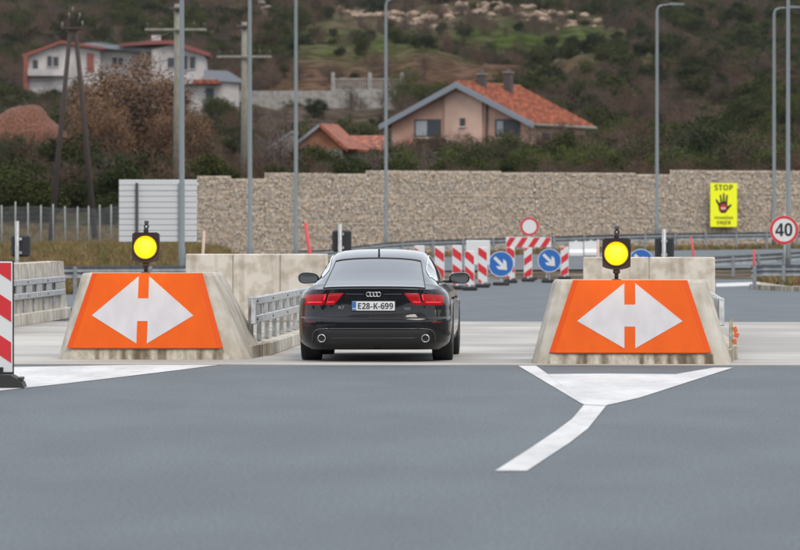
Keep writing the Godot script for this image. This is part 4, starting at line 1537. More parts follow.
func right_side() -> void:
	# speed sign
	var d := 140.4
	var t := thing("speed_sign", "round speed limit sign reading 40 with a red border", "traffic sign", Vector3(10.783, 0.12, -d))
	part("post", tube_mesh([Vector3(0.02, 0, -0.04), Vector3(0.02, 2.105 - 0.12, -0.04)], [0.032], 10), M.steel, t)
	part("foot", bevel_mesh(Vector3(0.5, 0.1, 0.6), 0.03, Vector3(0.02, 0.05, -0.04)), M.rubber, t)
	var disc := ring_sign(t, 1.656 - 0.12, 0.405, 0.80)
	part("digits", letters("40", 0.33, "Droid Sans", true, 0.003), M.black, disc, Transform3D(Basis().scaled(Vector3(1.0, 1.1, 1)), Vector3(0, 0, 0.014)))

	# yellow warning sign on the stone-filled wall
	var s := thing("warning_sign", "bright yellow STOP sign with a black hand on the stone-filled wall", "sign", Vector3(14.343, 1.821, -221.55), 0.0)
	part("board", bevel_mesh(Vector3(1.19, 1.94, 0.03), 0.01, Vector3(0, 0.97, 0)), M.yellow, s)
	part("letters", letters("STOP", 0.25, "Droid Sans", true, 0.004), M.black, s, Transform3D(Basis(), Vector3(0, 1.74, 0.017)))
	part("letters", letters("POGREŠAN", 0.115, "Droid Sans", true, 0.004), M.black, s, Transform3D(Basis(), Vector3(0, 0.40, 0.017)))
	part("letters", letters("SMJER", 0.155, "Droid Sans", true, 0.004), M.black, s, Transform3D(Basis(), Vector3(0, 0.19, 0.017)))
	var hand := begin()
	var xf := Transform3D(Basis(), Vector3(-0.02, 0.62, 0))
	prism(hand, PackedVector2Array([Vector2(-0.10, 0.0), Vector2(0.10, 0.0), Vector2(0.19, 0.12), Vector2(0.38, 0.34), Vector2(0.34, 0.40), Vector2(0.19, 0.30), Vector2(0.18, 0.44), Vector2(0.20, 0.80), Vector2(0.13, 0.81), Vector2(0.09, 0.50), Vector2(0.065, 0.50), Vector2(0.055, 0.88), Vector2(-0.015, 0.88), Vector2(-0.025, 0.50), Vector2(-0.05, 0.50), Vector2(-0.10, 0.82), Vector2(-0.165, 0.80), Vector2(-0.13, 0.47), Vector2(-0.16, 0.44), Vector2(-0.30, 0.62), Vector2(-0.35, 0.57), Vector2(-0.22, 0.32), Vector2(-0.19, 0.12)]), 0.0155, 0.019, xf)
	part("hand_symbol", done(hand), M.black, s)
	part("hand_disc", spin_mesh([Vector2(0.0, 0.0), Vector2(0.155, 0.0)], 24), M.red, s, Transform3D(Basis(), Vector3(-0.02, 0.87, 0.021)))
	part("hand_bar", bevel_mesh(Vector3(0.20, 0.075, 0.003), 0.001, Vector3(-0.02, 0.83, 0.0235)), M.white, s)
	for q in [-0.4, 0.4]:
		part("bracket", bevel_mesh(Vector3(0.05, 1.7, 0.42), 0.01, Vector3(q, 0.95, -0.23)), M.dark_steel, s)


# ---------------------------------------------------------------- houses
func slab_between(parent: Node, called: String, poly: Array, z0: float, z1: float, m: Material) -> MeshInstance3D:
	return part(called, prism_mesh(poly, z0, z1), m, parent)


func window(parent: Node, x0: float, x1: float, y0: float, y1: float, z: float, m: Material, panes := 2, fr := 0.1) -> void:
	var w := part("window", bevel_mesh(Vector3(x1 - x0, y1 - y0, 0.1), 0.01, Vector3((x0 + x1) / 2, (y0 + y1) / 2, z)), M.frame, parent)
	for k in panes:
		var a := lerpf(x0 + fr, x1 - fr * 0.4, float(k) / panes)
		var b := lerpf(x0 + fr, x1 - fr * 0.4, float(k + 1) / panes) - fr * 0.6
		part("pane", bevel_mesh(Vector3(b - a, y1 - y0 - 2 * fr, 0.03), 0.004, Vector3((a + b) / 2, (y0 + y1) / 2, z + 0.05)), m if k == 0 else M.window, w)
	part("sill", bevel_mesh(Vector3(x1 - x0 + 0.2, 0.09, 0.22), 0.02, Vector3((x0 + x1) / 2, y0 - 0.05, z + 0.05)), M.white_wall, w)


func pink_house() -> void:
	var t := thing("house", "pink gabled house with an orange tiled roof above the stone-filled wall", "house", Vector3(4.800, 6.2, -400), -0.41)
	var ridge := 7.35
	var eave := 4.02
	var hw := 6.65
	var rise := (ridge - eave) / hw
	var ww := 5.95
	var wall_top := func(x: float) -> float: return ridge - 0.28 - absf(x) * rise
	# gable wall in three bays, the middle one proud
	slab_between(t, "wall", [Vector2(-ww, -2), Vector2(ww, -2), Vector2(ww, wall_top.call(ww)), Vector2(0, wall_top.call(0)), Vector2(-ww, wall_top.call(ww))], -12.0, 0.0, M.pink_wall)
	slab_between(t, "bay", [Vector2(-1.25, -2), Vector2(2.0, -2), Vector2(2.0, wall_top.call(2.0) - 0.02), Vector2(0, wall_top.call(0) - 0.02), Vector2(-1.25, wall_top.call(1.25) - 0.02)], 0.002, 0.22, M.pale_pink)
	slab_between(t, "balcony_front", [Vector2(-4.9, 1.5), Vector2(-1.4, 1.5), Vector2(-1.4, 2.75), Vector2(-4.9, 2.75)], 0.002, 0.6, M.clay_wall)
	part("downpipe", tube_mesh([Vector3(2.35, 0, 0.1), Vector3(2.35, wall_top.call(2.35) - 0.1, 0.1)], [0.10], 8), M.frame, t)
	window(t, -3.95, -1.65, 3.0, 4.45, 0.03, M.window_pale, 2, 0.14)
	window(t, 0.1, 0.55, 3.85, 4.5, 0.25, M.window, 1, 0.08)
	window(t, 3.05, 5.2, 2.95, 4.4, 0.03, M.window_pale, 3, 0.16)
	# side wall
	var side := part("side_wall", bevel_mesh(Vector3(0.16, 5.9, 11.8), 0.01, Vector3(ww + 0.081, 0.95, -6.0)), M.pale_pink, t)
	for k in 2:
		var sw := part("window", bevel_mesh(Vector3(0.1, 1.1, 1.3), 0.01, Vector3(0, 0, 0)), M.frame, t, Transform3D(Basis(), Vector3(ww + 0.19, 2.8, -3.4 - k * 4.6)))
		part("pane", bevel_mesh(Vector3(0.03, 0.9, 1.1), 0.004, Vector3(0.05, 0, 0)), M.window, sw)
	# roof: two slopes, dark verge boards, gutter
	for s in [-1.0, 1.0]:
		var poly := [Vector2(0, ridge), Vector2(s * hw, eave), Vector2(s * hw, eave - 0.2), Vector2(0, ridge - 0.22)]
		var roof := slab_between(t, "roof", poly, -12.7, 0.75, M.tile)
		slab_between(roof, "verge_board", [Vector2(0, ridge + 0.06), Vector2(s * (hw + 0.05), eave + 0.04), Vector2(s * (hw + 0.05), eave - 0.42), Vector2(0, ridge - 0.44)], 0.752, 0.86, M.grey_roof)
		part("gutter", tube_mesh([Vector3(s * (hw + 0.04), eave - 0.12, -12.7), Vector3(s * (hw + 0.04), eave - 0.12, 0.75)], [0.13], 8), M.pole_concrete, roof)
		# courses of tiles as low ridges down the slope
		if s > 0:
			var st := begin()
			for k in 26:
				var z := -12.5 + k * 0.51
				var n := Vector3(rise, 1, 0).normalized()
				tube(st, [Vector3(0.05, ridge, z) + n * 0.02, Vector3(hw, eave, z) + n * 0.02], [0.085], 5)
			var tiles := part("tile_row", done(st), M.tile, roof)
			tiles.set_meta("kind", "stuff")
	part("ridge_cap", tube_mesh([Vector3(0, ridge + 0.02, -12.7), Vector3(0, ridge + 0.02, 0.74)], [0.14], 8), M.tile, t)
	for c in [[0.62, -3.1, 8.05], [1.25, -7.15, 8.3]]:
		var ch := part("chimney", bevel_mesh(Vector3(0.62, 1.7, 0.62), 0.04, Vector3(c[0], c[2] - 0.85, c[1])), M.frame, t)
		part("chimney_cap", bevel_mesh(Vector3(0.78, 0.10, 0.78), 0.03, Vector3(c[0], c[2] + 0.04, c[1])), M.pole_concrete, ch)
		part("chimney_pot", tube_mesh([Vector3(c[0], c[2] + 0.05, c[1]), Vector3(c[0], c[2] + 0.35, c[1])], [0.17, 0.14], 10), M.dark_steel, ch)


func white_house() -> void:
	var o := Vector3(-33.960, 15.0, -600)
	var t := thing("house", "long white house with red roof edges on the slope at the upper left", "house", o)
	var P := func(px: float, py: float) -> Vector2: return Vector2((px - 117.0) * 0.12, 1.6 - (py - 232.0) * 0.12 - 15.0)
	var poly := func(a: Array) -> Array: return a.map(func(q): return P.call(q[0], q[1]))
	slab_between(t, "wall", poly.call([[28, 118], [28, 56], [62, 44], [100, 50], [100, 118]]), -8.0, 0.0, M.white_wall)
	slab_between(t, "wall", poly.call([[100, 118], [100, 49], [152, 52], [152, 118]]), -8.0, -1.2, M.white_wall)
	slab_between(t, "wall", poly.call([[152, 118], [152, 50], [172, 45], [205, 54], [205, 118]]), -8.0, 0.6, M.white_wall)
	slab_between(t, "roof", poly.call([[22, 55], [62, 40.5], [104, 47.5], [104, 50], [62, 43.6], [24, 57.6]]), -8.6, 0.7, M.red_trim)
	slab_between(t, "corner_post", poly.call([[24, 118], [24, 55], [28.5, 54], [28.5, 118]]), -0.5, 0.72, M.red_trim)
	slab_between(t, "flat_roof", poly.call([[82, 43.6], [100, 42], [162, 51], [162, 54], [100, 48]]), -8.7, 0.1, M.grey_roof)
	slab_between(t, "roof", poly.call([[120, 44], [150, 41], [172, 40.5], [211, 53.5], [209, 56.5], [171, 44.4], [150, 44.8], [121, 47]]), -8.8, 1.3, M.red_trim)
	slab_between(t, "balcony_front", poly.call([[28.6, 76], [28.6, 69], [66, 70], [66, 76]]), 0.02, 1.2, M.white_wall)
	slab_between(t, "balcony_front", poly.call([[150, 84], [150, 78], [206, 78], [206, 84]]), 0.62, 1.7, M.white_wall)
	slab_between(t, "door", poly.call([[87, 72], [87, 53], [94, 54], [94, 72]]), 0.002, 0.1, M.red_trim)
	slab_between(t, "chimney", poly.call([[150, 43], [150, 34], [159, 34], [159, 43]]), -5.0, -4.0, M.white_wall)
	for w in [[47.5, 52, 56, 66.5, 0.0], [53.5, 58.5, 57, 66.5, 0.0], [112, 116.5, 57, 65, -1.2], [118, 122.5, 57.5, 65, -1.2], [184, 188, 56, 70, 0.6], [190, 195.5, 57, 69, 0.6], [33, 38, 60, 69, 0.0], [168, 175, 58, 68, 0.6], [176, 182, 90, 100, 0.6], [160, 166, 90, 100, 0.6]]:
		var a: Vector2 = P.call(w[0], w[3])
		var b: Vector2 = P.call(w[1], w[2])
		window(t, a.x, b.x, a.y, b.y, w[4] + 0.04, M.window, 1, 0.06)

	var u := thing("annex", "low white annex with a grey sloping roof right of the white house", "house", Vector3(-21.004, 15.0, -590))
	var Q := func(px: float, py: float) -> Vector2: return Vector2((px - 222.0) * 0.118, 1.6 - (py - 232.0) * 0.118 - 15.0)
	slab_between(u, "wall", [Q.call(196, 118), Q.call(196, 76), Q.call(238, 80), Q.call(238, 118)], -4.0, 0.0, M.white_wall)
	slab_between(u, "roof", [Q.call(204, 70), Q.call(228, 71), Q.call(243, 80), Q.call(243, 83), Q.call(204, 80)], -4.3, 0.5, M.grey_roof)
	slab_between(u, "porch_roof", [Q.call(194, 80), Q.call(218, 80), Q.call(222, 84), Q.call(192, 84)], 0.01, 1.4, M.tile)
	var a2: Vector2 = Q.call(206, 98)
	var b2: Vector2 = Q.call(214, 88)
	window(u, a2.x, b2.x, a2.y, b2.y, 0.04, M.window, 1, 0.06)


func shed() -> void:
	var t := thing("shed", "small terracotta shed with orange tiled roof left of the pink house", "shed", Vector3(-5.280, 4.0, -330))
	var P := func(px: float, py: float) -> Vector2: return Vector2((px - 320.0) * 0.066, 1.6 - (py - 232.0) * 0.066 - 4.0)
	slab_between(t, "gable_wall", [P.call(299, 190), P.call(299, 140), P.call(319.5, 126), P.call(343, 146), P.call(343, 190)], -4.0, 0.0, M.clay_wall)
	slab_between(t, "plinth", [P.call(299.5, 190), P.call(299.5, 149), P.call(342.5, 149), P.call(342.5, 190)], 0.002, 0.05, M.old_wall)
	var r := Transform3D(Basis(Vector3.UP, -0.5), Vector3.ZERO)
	for s in [[295.0, 143.0, M.grey_roof], [347.5, 149.0, M.tile]]:
		var st := begin()
		prism(st, PackedVector2Array([P.call(319.5, 123.5), P.call(s[0], s[1]), P.call(s[0], s[1] + 3.2), P.call(319.5, 127)]), -4.3, 0.5)
		part("roof", done(st), s[2], t)
	# the roof's near slope, turned a little to the right so that its tiles show
	var st2 := begin()
	var a: Vector2 = P.call(320, 123.4)
	var b: Vector2 = P.call(347.5, 148.8)
	quad(st2, Vector3(a.x, a.y, 0.5), Vector3(a.x + 1.1, a.y + 0.04, -4.3), Vector3(b.x + 1.1, b.y + 0.04, -4.3), Vector3(b.x, b.y, 0.5))
	part("roof_tiles", done(st2), M.tile, t)
	var v := thing("lean_to", "low lean-to with a red tiled roof between shed and pink house", "shed", Vector3(-2.331, 4.0, -333))
	var Q := func(px: float, py: float) -> Vector2: return Vector2((px - 365.0) * 0.0666, 1.6 - (py - 232.0) * 0.0666 - 4.0)
	slab_between(v, "wall", [Q.call(345, 190), Q.call(345, 147), Q.call(384, 147), Q.call(384, 190)], -3.0, 0.0, M.old_wall)
	var rs := begin()
	var c0: Vector2 = Q.call(343, 149.5)
	var c1: Vector2 = Q.call(386, 149.5)
	var e0: Vector2 = Q.call(347, 134.5)
	var e1: Vector2 = Q.call(386, 134.5)
	prism(rs, PackedVector2Array([Vector2(-0.5, c0.y), Vector2(3.1, e0.y), Vector2(3.1, e0.y - 0.18), Vector2(-0.5, c0.y - 0.18)]), c0.x, c1.x, Transform3D(Basis(Vector3(0, 0, -1), Vector3.UP, Vector3(1, 0, 0)), Vector3.ZERO))
	part("roof", done(rs), M.tile, v)
	var w := thing("garden_wall", "pale rendered wall end left of the terracotta shed", "wall", Vector3(-7.610, 4.0, -328))
	var W := func(px: float, py: float) -> Vector2: return Vector2((px - 284.0) * 0.0656, 1.6 - (py - 232.0) * 0.0656 - 4.0)
	slab_between(w, "wall", [W.call(268, 190), W.call(268, 149), W.call(291, 133), W.call(297, 133), W.call(297, 190)], -1.5, 0.0, M.old_wall)
	slab_between(w, "coping", [W.call(266, 151), W.call(266, 148), W.call(291, 131), W.call(298, 131), W.call(298, 133.4), W.call(291.6, 133.4)], -1.6, 0.1, M.grey_roof)


func terrace_wall() -> void:
	var d := 612.0
	var x0 := -19.829
	var x1 := 0.245
	var y0: float = 16.288
	var t := thing("terrace_wall", "whitish terrace wall with a baluster railing on the slope behind the shed", "wall", Vector3(x0, y0, -d))
	var top: float = 18.858 - y0
	var n := 8
	for k in n:
		var w := (x1 - x0) / n
		part("panel", bevel_mesh(Vector3(w - 0.03, top + 1.0, 0.5), 0.03, Vector3((k + 0.5) * w, (top - 1.0) / 2, rng.randf_range(-0.03, 0.03))), M.old_wall, t)
	var rail0 := -8.446 - x0
	var rail1 := x1 - x0
	part("rail", bevel_mesh(Vector3(rail1 - rail0, 0.2, 0.3), 0.03, Vector3((rail0 + rail1) / 2, top + 1.42, 0)), M.old_wall, t)
	part("plinth", bevel_mesh(Vector3(rail1 - rail0, 0.25, 0.34), 0.03, Vector3((rail0 + rail1) / 2, top + 0.13, 0)), M.old_wall, t)
	var bal := bevel_mesh(Vector3(0.16, 1.1, 0.16), 0.05)
	for k in 26:
		part("baluster", bal, M.old_wall, t, Transform3D(Basis(), Vector3(lerpf(rail0 + 0.2, rail1 - 0.2, k / 25.0), top + 0.8, 0)))
	for px in [333.0, 370.0, 402.0]:
		part("pillar", bevel_mesh(Vector3(0.45, 2.3, 0.45), 0.06, Vector3((px - 400.0) * d / 5000.0 - x0, top + 1.1, 0)), M.old_wall, t)


func boulder(seed_no: int) -> ArrayMesh:
	var sm := SphereMesh.new()
	sm.radius = 0.5
	sm.height = 1.0
	sm.radial_segments = 10
	sm.rings = 6
	var a := sm.get_mesh_arrays()
	var v: PackedVector3Array = a[Mesh.ARRAY_VERTEX]
	var nz := FastNoiseLite.new()
	nz.seed = seed_no
	nz.frequency = 1.3
	var st := begin()
	var idx: PackedInt32Array = a[Mesh.ARRAY_INDEX]
	for i in idx:
		var p := v[i]
		st.set_color(Color.WHITE)
		st.add_vertex(p * (1.0 + 0.7 * nz.get_noise_3dv(p)))
	return done(st)


func rocks_and_heap() -> void:
	rng.seed = 61
	var xs := []
	var cols := []
	for k in 170:
		var px := rng.randf_range(335.0, 612.0)
		var d := 868.0 + rng.randf_range(-12.0, 16.0) - (px - 450.0) * 0.12 + (30.0 * rng.randf() if px > 440.0 else 0.0)
		var x := (px - 400.0) * d / 5000.0
		var s := rng.randf_range(0.5, 1.7)
		xs.append(Transform3D(Basis.from_euler(Vector3(rng.randf() * 3, rng.randf() * 6, rng.randf() * 3)).scaled(Vector3(s * 1.3, s * 0.8, s)), ground_at(x, d) + Vector3(0, s * 0.25, 0)))
		var q := rng.randf_range(0.8, 1.15)
		cols.append(Color(0.33 * q, 0.24 * q, 0.18 * q))
	for k in 60:
		var px := rng.randf_range(180.0, 300.0)
		var d := rng.randf_range(840.0, 925.0)
		var s := rng.randf_range(0.5, 1.5)
		xs.append(Transform3D(Basis.from_euler(Vector3(rng.randf() * 3, rng.randf() * 6, rng.randf() * 3)).scaled(Vector3(s * 1.3, s * 0.8, s)), ground_at((px - 400.0) * d / 5000.0, d) + Vector3(0, s * 0.25, 0)))
		var q := rng.randf_range(0.7, 1.1)
		cols.append(Color(0.30 * q, 0.25 * q, 0.21 * q))
	var r := copies("boulders", boulder(5), M.stone, xs, cols, self)
	tag(r, "bank of pale boulders across the slope above the meadow", "rocks", "", "stuff")

	# heap of reddish soil
	var hx := -22.560
	var g := ground_h(hx, 300.0)
	var t := thing("soil_heap", "rounded heap of reddish soil at the left edge", "heap", Vector3(hx, g - 0.3, -300))
	var rows := []
	for i in 17:
		var row := []
		var f := i / 16.0
		for j in 33:
			var a := TAU * j / 32.0
			var p := Vector3(cos(a) * f * 4.2, 0, sin(a) * f * 4.2)
			var nn := noise.get_noise_2d(p.x * 30.0, p.z * 30.0)
			row.append(p + Vector3(nn * 0.3, 5.1 * pow(maxf(0.0, cos(minf(f, 1.0) * PI / 2)), 0.75) + nn * 0.35 * (1.0 - f), 0))
		rows.append(row)
	var st := begin(true)
	rows.reverse()
	sheet(st, rows)
	part("heap", done(st), textured(lin(0.19, 0.076, 0.042), 0.95, grain(0.04, 21, Color(0.5, 0.45, 0.4), Color.WHITE, 5), Vector3(0.25, 0.25, 0.25)), t)


# ---------------------------------------------------------------- trees, shrubs, grass
# a crown of leaf-sized faces gathered in clumps; size 1 across, base at y = 0
func crown(seed_no: int, clumps: int, per: int, leaf: float, spread: float, tones: Array, cone := 0.0) -> ArrayMesh:
	var r := RandomNumberGenerator.new()
	r.seed = seed_no
	var st := SurfaceTool.new()
	st.begin(Mesh.PRIMITIVE_TRIANGLES)
	for c in clumps:
		var dir := Vector3(r.randfn(), r.randfn(), r.randfn()).normalized()
		var rad := pow(r.randf(), 0.42)
		var p := dir * rad * Vector3(0.42, 0.42, 0.42)
		p.y += 0.5
		var squeeze := lerpf(1.0, clampf(1.25 - p.y, 0.1, 1.0), cone)
		p.x *= squeeze
		p.z *= squeeze
		p += Vector3(r.randf_range(-0.06, 0.06), r.randf_range(-0.05, 0.05), r.randf_range(-0.06, 0.06))
		var tone: Color = tones[r.randi() % tones.size()]
		for k in per:
			var q := p + Vector3(r.randfn(), r.randfn() * 0.8, r.randfn()) * spread
			var n := Vector3(r.randfn(), r.randfn() + 0.5, r.randfn()).normalized()
			var u := n.cross(Vector3(r.randfn(), r.randfn(), r.randfn())).normalized() * leaf * r.randf_range(0.6, 1.3)
			var v := n.cross(u).normalized() * leaf * r.randf_range(0.35, 0.8)
			var g := r.randf_range(0.75, 1.3)
			st.set_color(Color(tone.r * g, tone.g * g, tone.b * g))
			st.set_normal(n)
			for w in [q - u, q + v, q + u, q - u, q + u, q - v]:
				st.add_vertex(w)
	return st.commit()


# leafless crown of stems and twigs, size 1
func twigs(seed_no: int, stems: int, tones: Array, wide := 0.45) -> ArrayMesh:
	var r := RandomNumberGenerator.new()
	r.seed = seed_no
	var st := begin()
	for s in stems:
		var a := r.randf() * TAU
		var lean := r.randf_range(0.05, 1.0) * wide
		var tip := Vector3(cos(a) * lean, r.randf_range(0.65, 1.0) * (1.15 - lean), sin(a) * lean)
		var root := Vector3(cos(a) * 0.05, 0, sin(a) * 0.05)
		var mid := root.lerp(tip, 0.5) + Vector3(0, 0.06, 0)
		var tone: Color = tones[r.randi() % tones.size()]
		st.set_color(tone)
		sliver(st, root, mid, 0.012, r)
		sliver(st, mid, tip, 0.007, r)
		for b in 9:
			var f := r.randf_range(0.25, 1.0)
			var from := root.lerp(mid, f * 2.0) if f < 0.5 else mid.lerp(tip, f * 2.0 - 1.0)
			var out := from + (Vector3(r.randfn(), r.randfn() * 0.6 + 0.7, r.randfn()).normalized() * r.randf_range(0.1, 0.28))
			sliver(st, from, out, 0.006, r)
			for c in 5:
				var f2 := from.lerp(out, r.randf_range(0.3, 1.0))
				sliver(st, f2, f2 + Vector3(r.randfn(), r.randfn() * 0.7 + 0.6, r.randfn()).normalized() * r.randf_range(0.05, 0.13), 0.005, r)
	return done(st)


func sliver(st: SurfaceTool, a: Vector3, b: Vector3, w: float, r: RandomNumberGenerator) -> void:
	var side := (b - a).cross(Vector3(r.randfn(), r.randfn(), r.randfn())).normalized() * w * 0.5
	quad(st, a - side, a + side, b + side * 0.5, b - side * 0.5)


func trunk_mesh(seed_no: int) -> ArrayMesh:
	var r := RandomNumberGenerator.new()
	r.seed = seed_no
	var st := begin(true)
	tube(st, [Vector3(0, -0.04, 0), Vector3(0.01, 0.2, 0), Vector3(-0.01, 0.45, 0.01), Vector3(0.01, 0.75, 0)], [0.03, 0.024, 0.017, 0.006], 7)
	for k in 7:
		var y := r.randf_range(0.15, 0.55)
		var a := TAU * k / 7.0 + r.randf()
		var e := Vector3(cos(a) * 0.3, y + r.randf_range(0.12, 0.3), sin(a) * 0.3)
		tube(st, [Vector3(0, y, 0), Vector3(0, y, 0).lerp(e, 0.5) + Vector3(0, 0.02, 0), e], [0.012, 0.008, 0.003], 5)
	return done(st)


func build_plants() -> void:
	var dark := [Color(0.028, 0.040, 0.018), Color(0.038, 0.052, 0.022), Color(0.046, 0.055, 0.026)]
	var olive := [Color(0.056, 0.058, 0.028), Color(0.070, 0.066, 0.034), Color(0.044, 0.048, 0.025), Color(0.085, 0.070, 0.042)]
	var moss := [Color(0.070, 0.085, 0.025), Color(0.085, 0.095, 0.030), Color(0.055, 0.070, 0.026)]
	var rusty := [Color(0.165, 0.095, 0.057), Color(0.135, 0.082, 0.053), Color(0.19, 0.115, 0.068), Color(0.11, 0.076, 0.054)]
	var grey := [Color(0.135, 0.105, 0.092), Color(0.105, 0.083, 0.075), Color(0.16, 0.125, 0.11), Color(0.12, 0.085, 0.075)]
	var fine := {
		"dark": [crown(1, 140, 70, 0.014, 0.045, dark), crown(2, 130, 70, 0.014, 0.045, dark, 0.6)],
		"olive": [crown(3, 140, 70, 0.013, 0.045, olive), crown(4, 120, 70, 0.013, 0.05, olive)],
		"moss": [crown(5, 130, 70, 0.014, 0.05, moss), crown(6, 140, 70, 0.013, 0.045, moss)],
		"rusty": [crown(7, 420, 70, 0.010, 0.045, rusty)],
		"bare": [twigs(8, 22, grey), twigs(9, 26, grey, 0.6)],
	}
	var trunks := [trunk_mesh(31), trunk_mesh(32)]

	# single plants one can tell apart: place, kind, width, height, label
	var one := [
		[-14.258, 268.0, "rusty", 8.0, 7.7, "large rust-brown tree left of the first concrete power pole", "tree"],
		[-15.720, 262.0, "rusty", 4.4, 5.2, "smaller rust-brown tree right of the timber A-frame pole", "tree"],
		[-11.616, 264.0, "rusty", 4.2, 4.8, "low rust-brown tree behind the thickest lamp pole", "tree"],
		[-19.788, 255.0, "dark", 3.0, 3.4, "dark green conical bush before the soil heap at the left edge", "bush"],
		[-18.163, 258.0, "dark", 3.4, 3.0, "dark green round bush at the left leg of the timber pole", "bush"],
		[-14.700, 250.0, "dark", 3.2, 2.8, "dark green bush under the smaller rust-brown tree", "bush"],
		[-12.400, 248.0, "olive", 3.6, 2.4, "low olive bush right behind the ribbed sign back", "bush"],
		[-9.545, 246.0, "olive", 3.2, 2.4, "low olive bush between the two concrete power poles", "bush"],
		[-35.549, 552.0, "dark", 4.6, 5.6, "dark green tree before the porch of the white house", "tree"],
		[-36.480, 480.0, "olive", 7.0, 4.6, "grey-green spreading tree below the left corner of the white house", "tree"],
		[-33.800, 500.0, "dark", 5.0, 4.0, "dark tree below the balcony of the white house", "tree"],
		[0.228, 285.0, "moss", 2.2, 2.5, "slender green tree at the left corner of the pink house", "tree"],
		[2.829, 272.0, "moss", 2.8, 2.2, "green bush below the left window of the pink house", "bush"],
		[3.920, 280.0, "olive", 3.2, 3.1, "tall olive tree before the middle of the pink house", "tree"],
		[5.851, 276.0, "olive", 3.2, 3.2, "tall dark olive tree before the right window of the pink house", "tree"],
		[6.807, 268.0, "moss", 3.0, 2.6, "green bush before the right eave of the pink house", "bush"],
		[8.878, 274.0, "moss", 3.4, 2.4, "green bush below the side wall of the pink house", "bush"],
		[11.167, 282.0, "moss", 3.8, 2.8, "green bush just right of the pink house", "bush"],
		[1.677, 262.0, "bare", 3.0, 2.2, "leafless brown bush below the balcony of the pink house", "bush"],
		[-1.238, 258.0, "bare", 3.2, 2.4, "leafless brown bush between the lean-to and the pink house", "bush"],
		[-3.780, 252.0, "olive", 3.2, 1.6, "low olive bush before the terracotta shed", "bush"],
		[-6.246, 256.0, "bare", 3.6, 4.0, "leafless tree left of the pale garden wall", "tree"],
		[12.615, 725.0, "dark", 4.0, 4.0, "single dark round tree on the green meadow", "tree"],
		[18.480, 300.0, "dark", 4.8, 4.8, "dark evergreen tree on the slope above the yellow STOP sign", "tree"],
		[12.864, 268.0, "olive", 3.6, 3.0, "olive bush left of the lone street lamp", "bush"],
		[14.253, 262.0, "moss", 3.6, 2.4, "green bush right of the lone street lamp", "bush"],
		[18.078, 262.0, "olive", 4.0, 2.9, "olive bush behind the wall right of the yellow STOP sign", "bush"],
		[20.021, 258.0, "moss", 3.6, 2.6, "green bush at the right edge behind the wall", "bush"],
		[0.560, 560.0, "moss", 5.0, 5.4, "green tree between the terrace wall and the pink roof", "tree"],
		[-4.928, 880.0, "dark", 5.5, 6.0, "dark tree at the top edge above the boulders", "tree"],
	]
	var n := 0
	for o in one:
		n += 1
		var at := ground_at(o[0], o[1]) - Vector3(0, 0.1, 0)
		var t := thing(o[6], o[5], o[6], at, float(n) * 1.7, "single plants on the slope")
		var pick: Array = fine[o[2]]
		var scale := Basis().scaled(Vector3(o[3], o[4], o[3]))
		var mm: Material = M.twig if o[2] == "bare" else M.leaf
		part("crown", pick[n % pick.size()], mm, t, Transform3D(scale, Vector3.ZERO))
		part("trunk", trunks[n % 2], M.bark, t, Transform3D(scale, Vector3.ZERO))

	# the scrub that covers the hillside as one mass
	var coarse := {
		"evergreen_scrub": [crown(41, 70, 60, 0.026, 0.06, [Color(0.9, 1.0, 0.9), Color(1.1, 1.05, 0.9), Color(0.8, 0.9, 0.85)]), M.leaf],
		"evergreen_scrub_dense": [crown(42, 64, 60, 0.026, 0.06, [Color(0.9, 1.0, 0.9), Color(1.1, 1.05, 0.9), Color(0.8, 0.9, 0.85)], 0.35), M.leaf],
		"leafless_scrub": [twigs(43, 30, [Color(1, 1, 1), Color(0.8, 0.8, 0.82), Color(1.15, 1.1, 1.0)], 0.6), M.twig],
		"leafless_scrub_tall": [twigs(44, 26, [Color(1, 1, 1), Color(0.8, 0.8, 0.82), Color(1.15, 1.1, 1.0)], 0.5), M.twig],
	}
	var sets := {}
	for k in coarse:
		sets[k] = [[], []]
	rng.seed = 99
	var cover := FastNoiseLite.new()
	cover.seed = 23
	cover.frequency = 0.02
	for i in 15000:
		var d := pow(rng.randf(), 0.8) * 820.0 + 228.0
		var x := rng.randf_range(-1.0, 1.0) * (0.092 * d + 6.0)
		if not may_grow(x, d):
			continue
		var c := cover.get_noise_2d(x * 1.6, d * 0.7)
		var px := x / d * 5000.0 + 400.0
		var green_share := clampf(0.42 + c * 1.3 + (0.12 if d < 330.0 else 0.0) + (0.2 if d > 430.0 and px > 560.0 else 0.0), 0.08, 0.9)
		var size := rng.randf_range(1.3, 3.2) * (1.0 + 0.25 * clampf((d - 300.0) / 400.0, 0.0, 1.0))
		var meadow := d > 640.0 and d < 850.0 and x > -16.0 and x < 36.0
		if meadow:
			if rng.randf() < 0.86:
				continue
			size *= 0.9
		elif d < 300.0 and px > 200.0:
			size *= 0.62
		var b := Basis(Vector3.UP, rng.randf() * TAU).scaled(Vector3(size * rng.randf_range(0.9, 1.4), size * rng.randf_range(0.75, 1.15), size))
		var p := ground_at(x, d) - Vector3(0, 0.15, 0)
		var g := rng.randf_range(0.75, 1.25)
		if rng.randf() < green_share:
			var k: String = "evergreen_scrub" if rng.randf() < 0.6 else "evergreen_scrub_dense"
			var tone := Color(0.026, 0.032, 0.012).lerp(Color(0.072, 0.074, 0.022), rng.randf() * clampf(0.6 + c, 0.0, 1.0))
			sets[k][0].append(Transform3D(b, p))
			sets[k][1].append(Color(tone.r * g, tone.g * g, tone.b * g))
		else:
			var k: String = "leafless_scrub" if rng.randf() < 0.6 else "leafless_scrub_tall"
			var tone := Color(0.095, 0.072, 0.058).lerp(Color(0.115, 0.074, 0.050), rng.randf())
			sets[k][0].append(Transform3D(b, p))
			sets[k][1].append(Color(tone.r * g, tone.g * g, tone.b * g))
